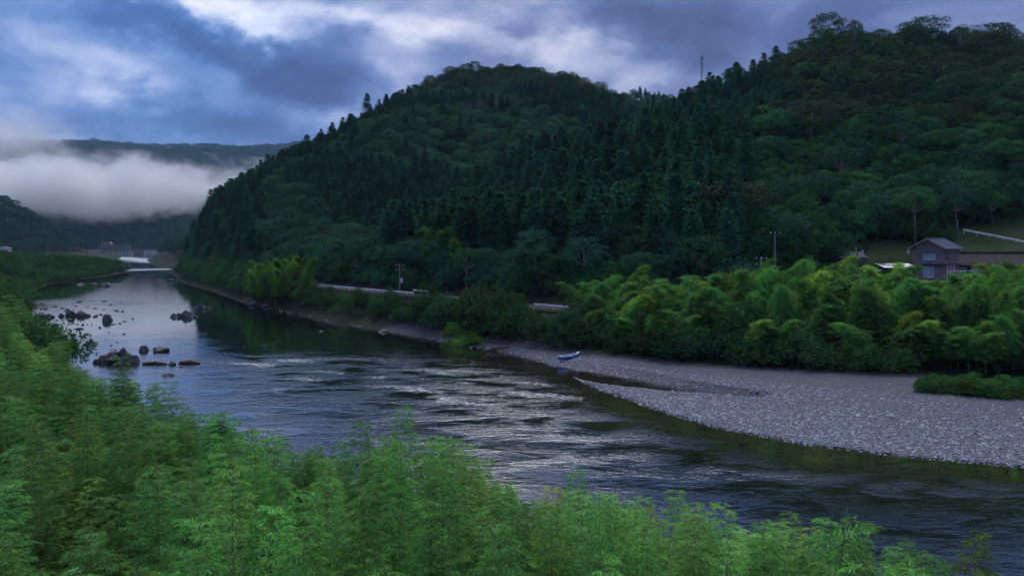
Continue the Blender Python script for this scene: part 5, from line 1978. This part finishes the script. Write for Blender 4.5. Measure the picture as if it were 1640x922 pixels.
# ---------------------------------------------------------------- fog bank below the far ridge
def fog_mat(name, dens, scale, lo, hi):
    m, N, out = new_mat(name)
    tc = N.n('ShaderNodeTexCoord').outputs['Object']
    ln = N.n('ShaderNodeVectorMath', operation='LENGTH')
    N.t.links.new(tc, ln.inputs[0])
    ge = N.n('ShaderNodeNewGeometry').outputs['Position']
    nz = N.math('ADD', N.math('MULTIPLY', N.noise(N.mapping(ge, (1, 1, 1.7)), scale, 3, 0.6, 0.4), 0.58), N.math('MULTIPLY', N.noise(N.mapping(ge, (1, 1, 1.5)), scale * 4.0, 4, 0.65, 0.6), 0.42))
    f = N.math('SUBTRACT', N.math('MULTIPLY_ADD', nz, 3.0, -0.62), ln.outputs['Value'])
    mr = N.n('ShaderNodeMapRange', interpolation_type='SMOOTHSTEP')
    N.set(mr, 0, f)
    mr.inputs[1].default_value, mr.inputs[2].default_value = lo, hi
    mr.inputs[3].default_value, mr.inputs[4].default_value = 0.0, dens
    pv = N.n('ShaderNodeVolumePrincipled')
    pv.inputs['Color'].default_value = (0.995, 0.995, 1.0, 1)
    pv.inputs['Anisotropy'].default_value = 0.2
    N.t.links.new(mr.outputs[0], pv.inputs['Density'])
    N.t.links.new(pv.outputs[0], out.inputs['Volume'])
    return m


def fog(name, label, c, s, mat):
    bm = bmesh.new()
    bmesh.ops.create_icosphere(bm, subdivisions=3, radius=1.0)
    me = bpy.data.meshes.new(name)
    bm.to_mesh(me)
    bm.free()
    me.materials.append(mat)
    o = obj(name, me, None, c, None, s)
    return tag(o, label, 'fog', None, 'stuff')


M_fog = fog_mat('fog', 0.055, 0.008, 0.0, 1.0)
fog('fog_bank', 'pale bank of low fog lying across the far valley on the left', (-800, 1330, 106), (600, 160, 66), M_fog)

fog('fog_bank', 'upper veil of fog at the left edge merging into the low cloud', (-1330, 2000, 262), (420, 170, 95), fog_mat('high_fog', 0.012, 0.006, 0.0, 0.8))

M_wisp = fog_mat('wisp', 0.010, 0.045, 0.0, 0.9)
fog('mist_wisp', 'thin wisp of mist drifting on the slope of the middle hill', (-8, 418, 82), (34, 14, 12), M_wisp)
fog('mist_wisp', 'thin wisp of mist at the right shoulder of the middle hill', (52, 470, 104), (26, 16, 12), M_wisp)

# ---------------------------------------------------------------- haze: the evening air
m, N, out = new_mat('haze')
pv = N.n('ShaderNodeVolumePrincipled')
pv.inputs['Color'].default_value = (0.45, 0.68, 1.0, 1)
pv.inputs['Density'].default_value = 0.00007
N.t.links.new(pv.outputs[0], out.inputs['Volume'])
hz = MB().box(-5400, 5400, -400, 5800, -4, 520).build('haze', m)
hz['kind'] = 'stuff'
hz['label'] = 'thin blue evening haze filling the valley'
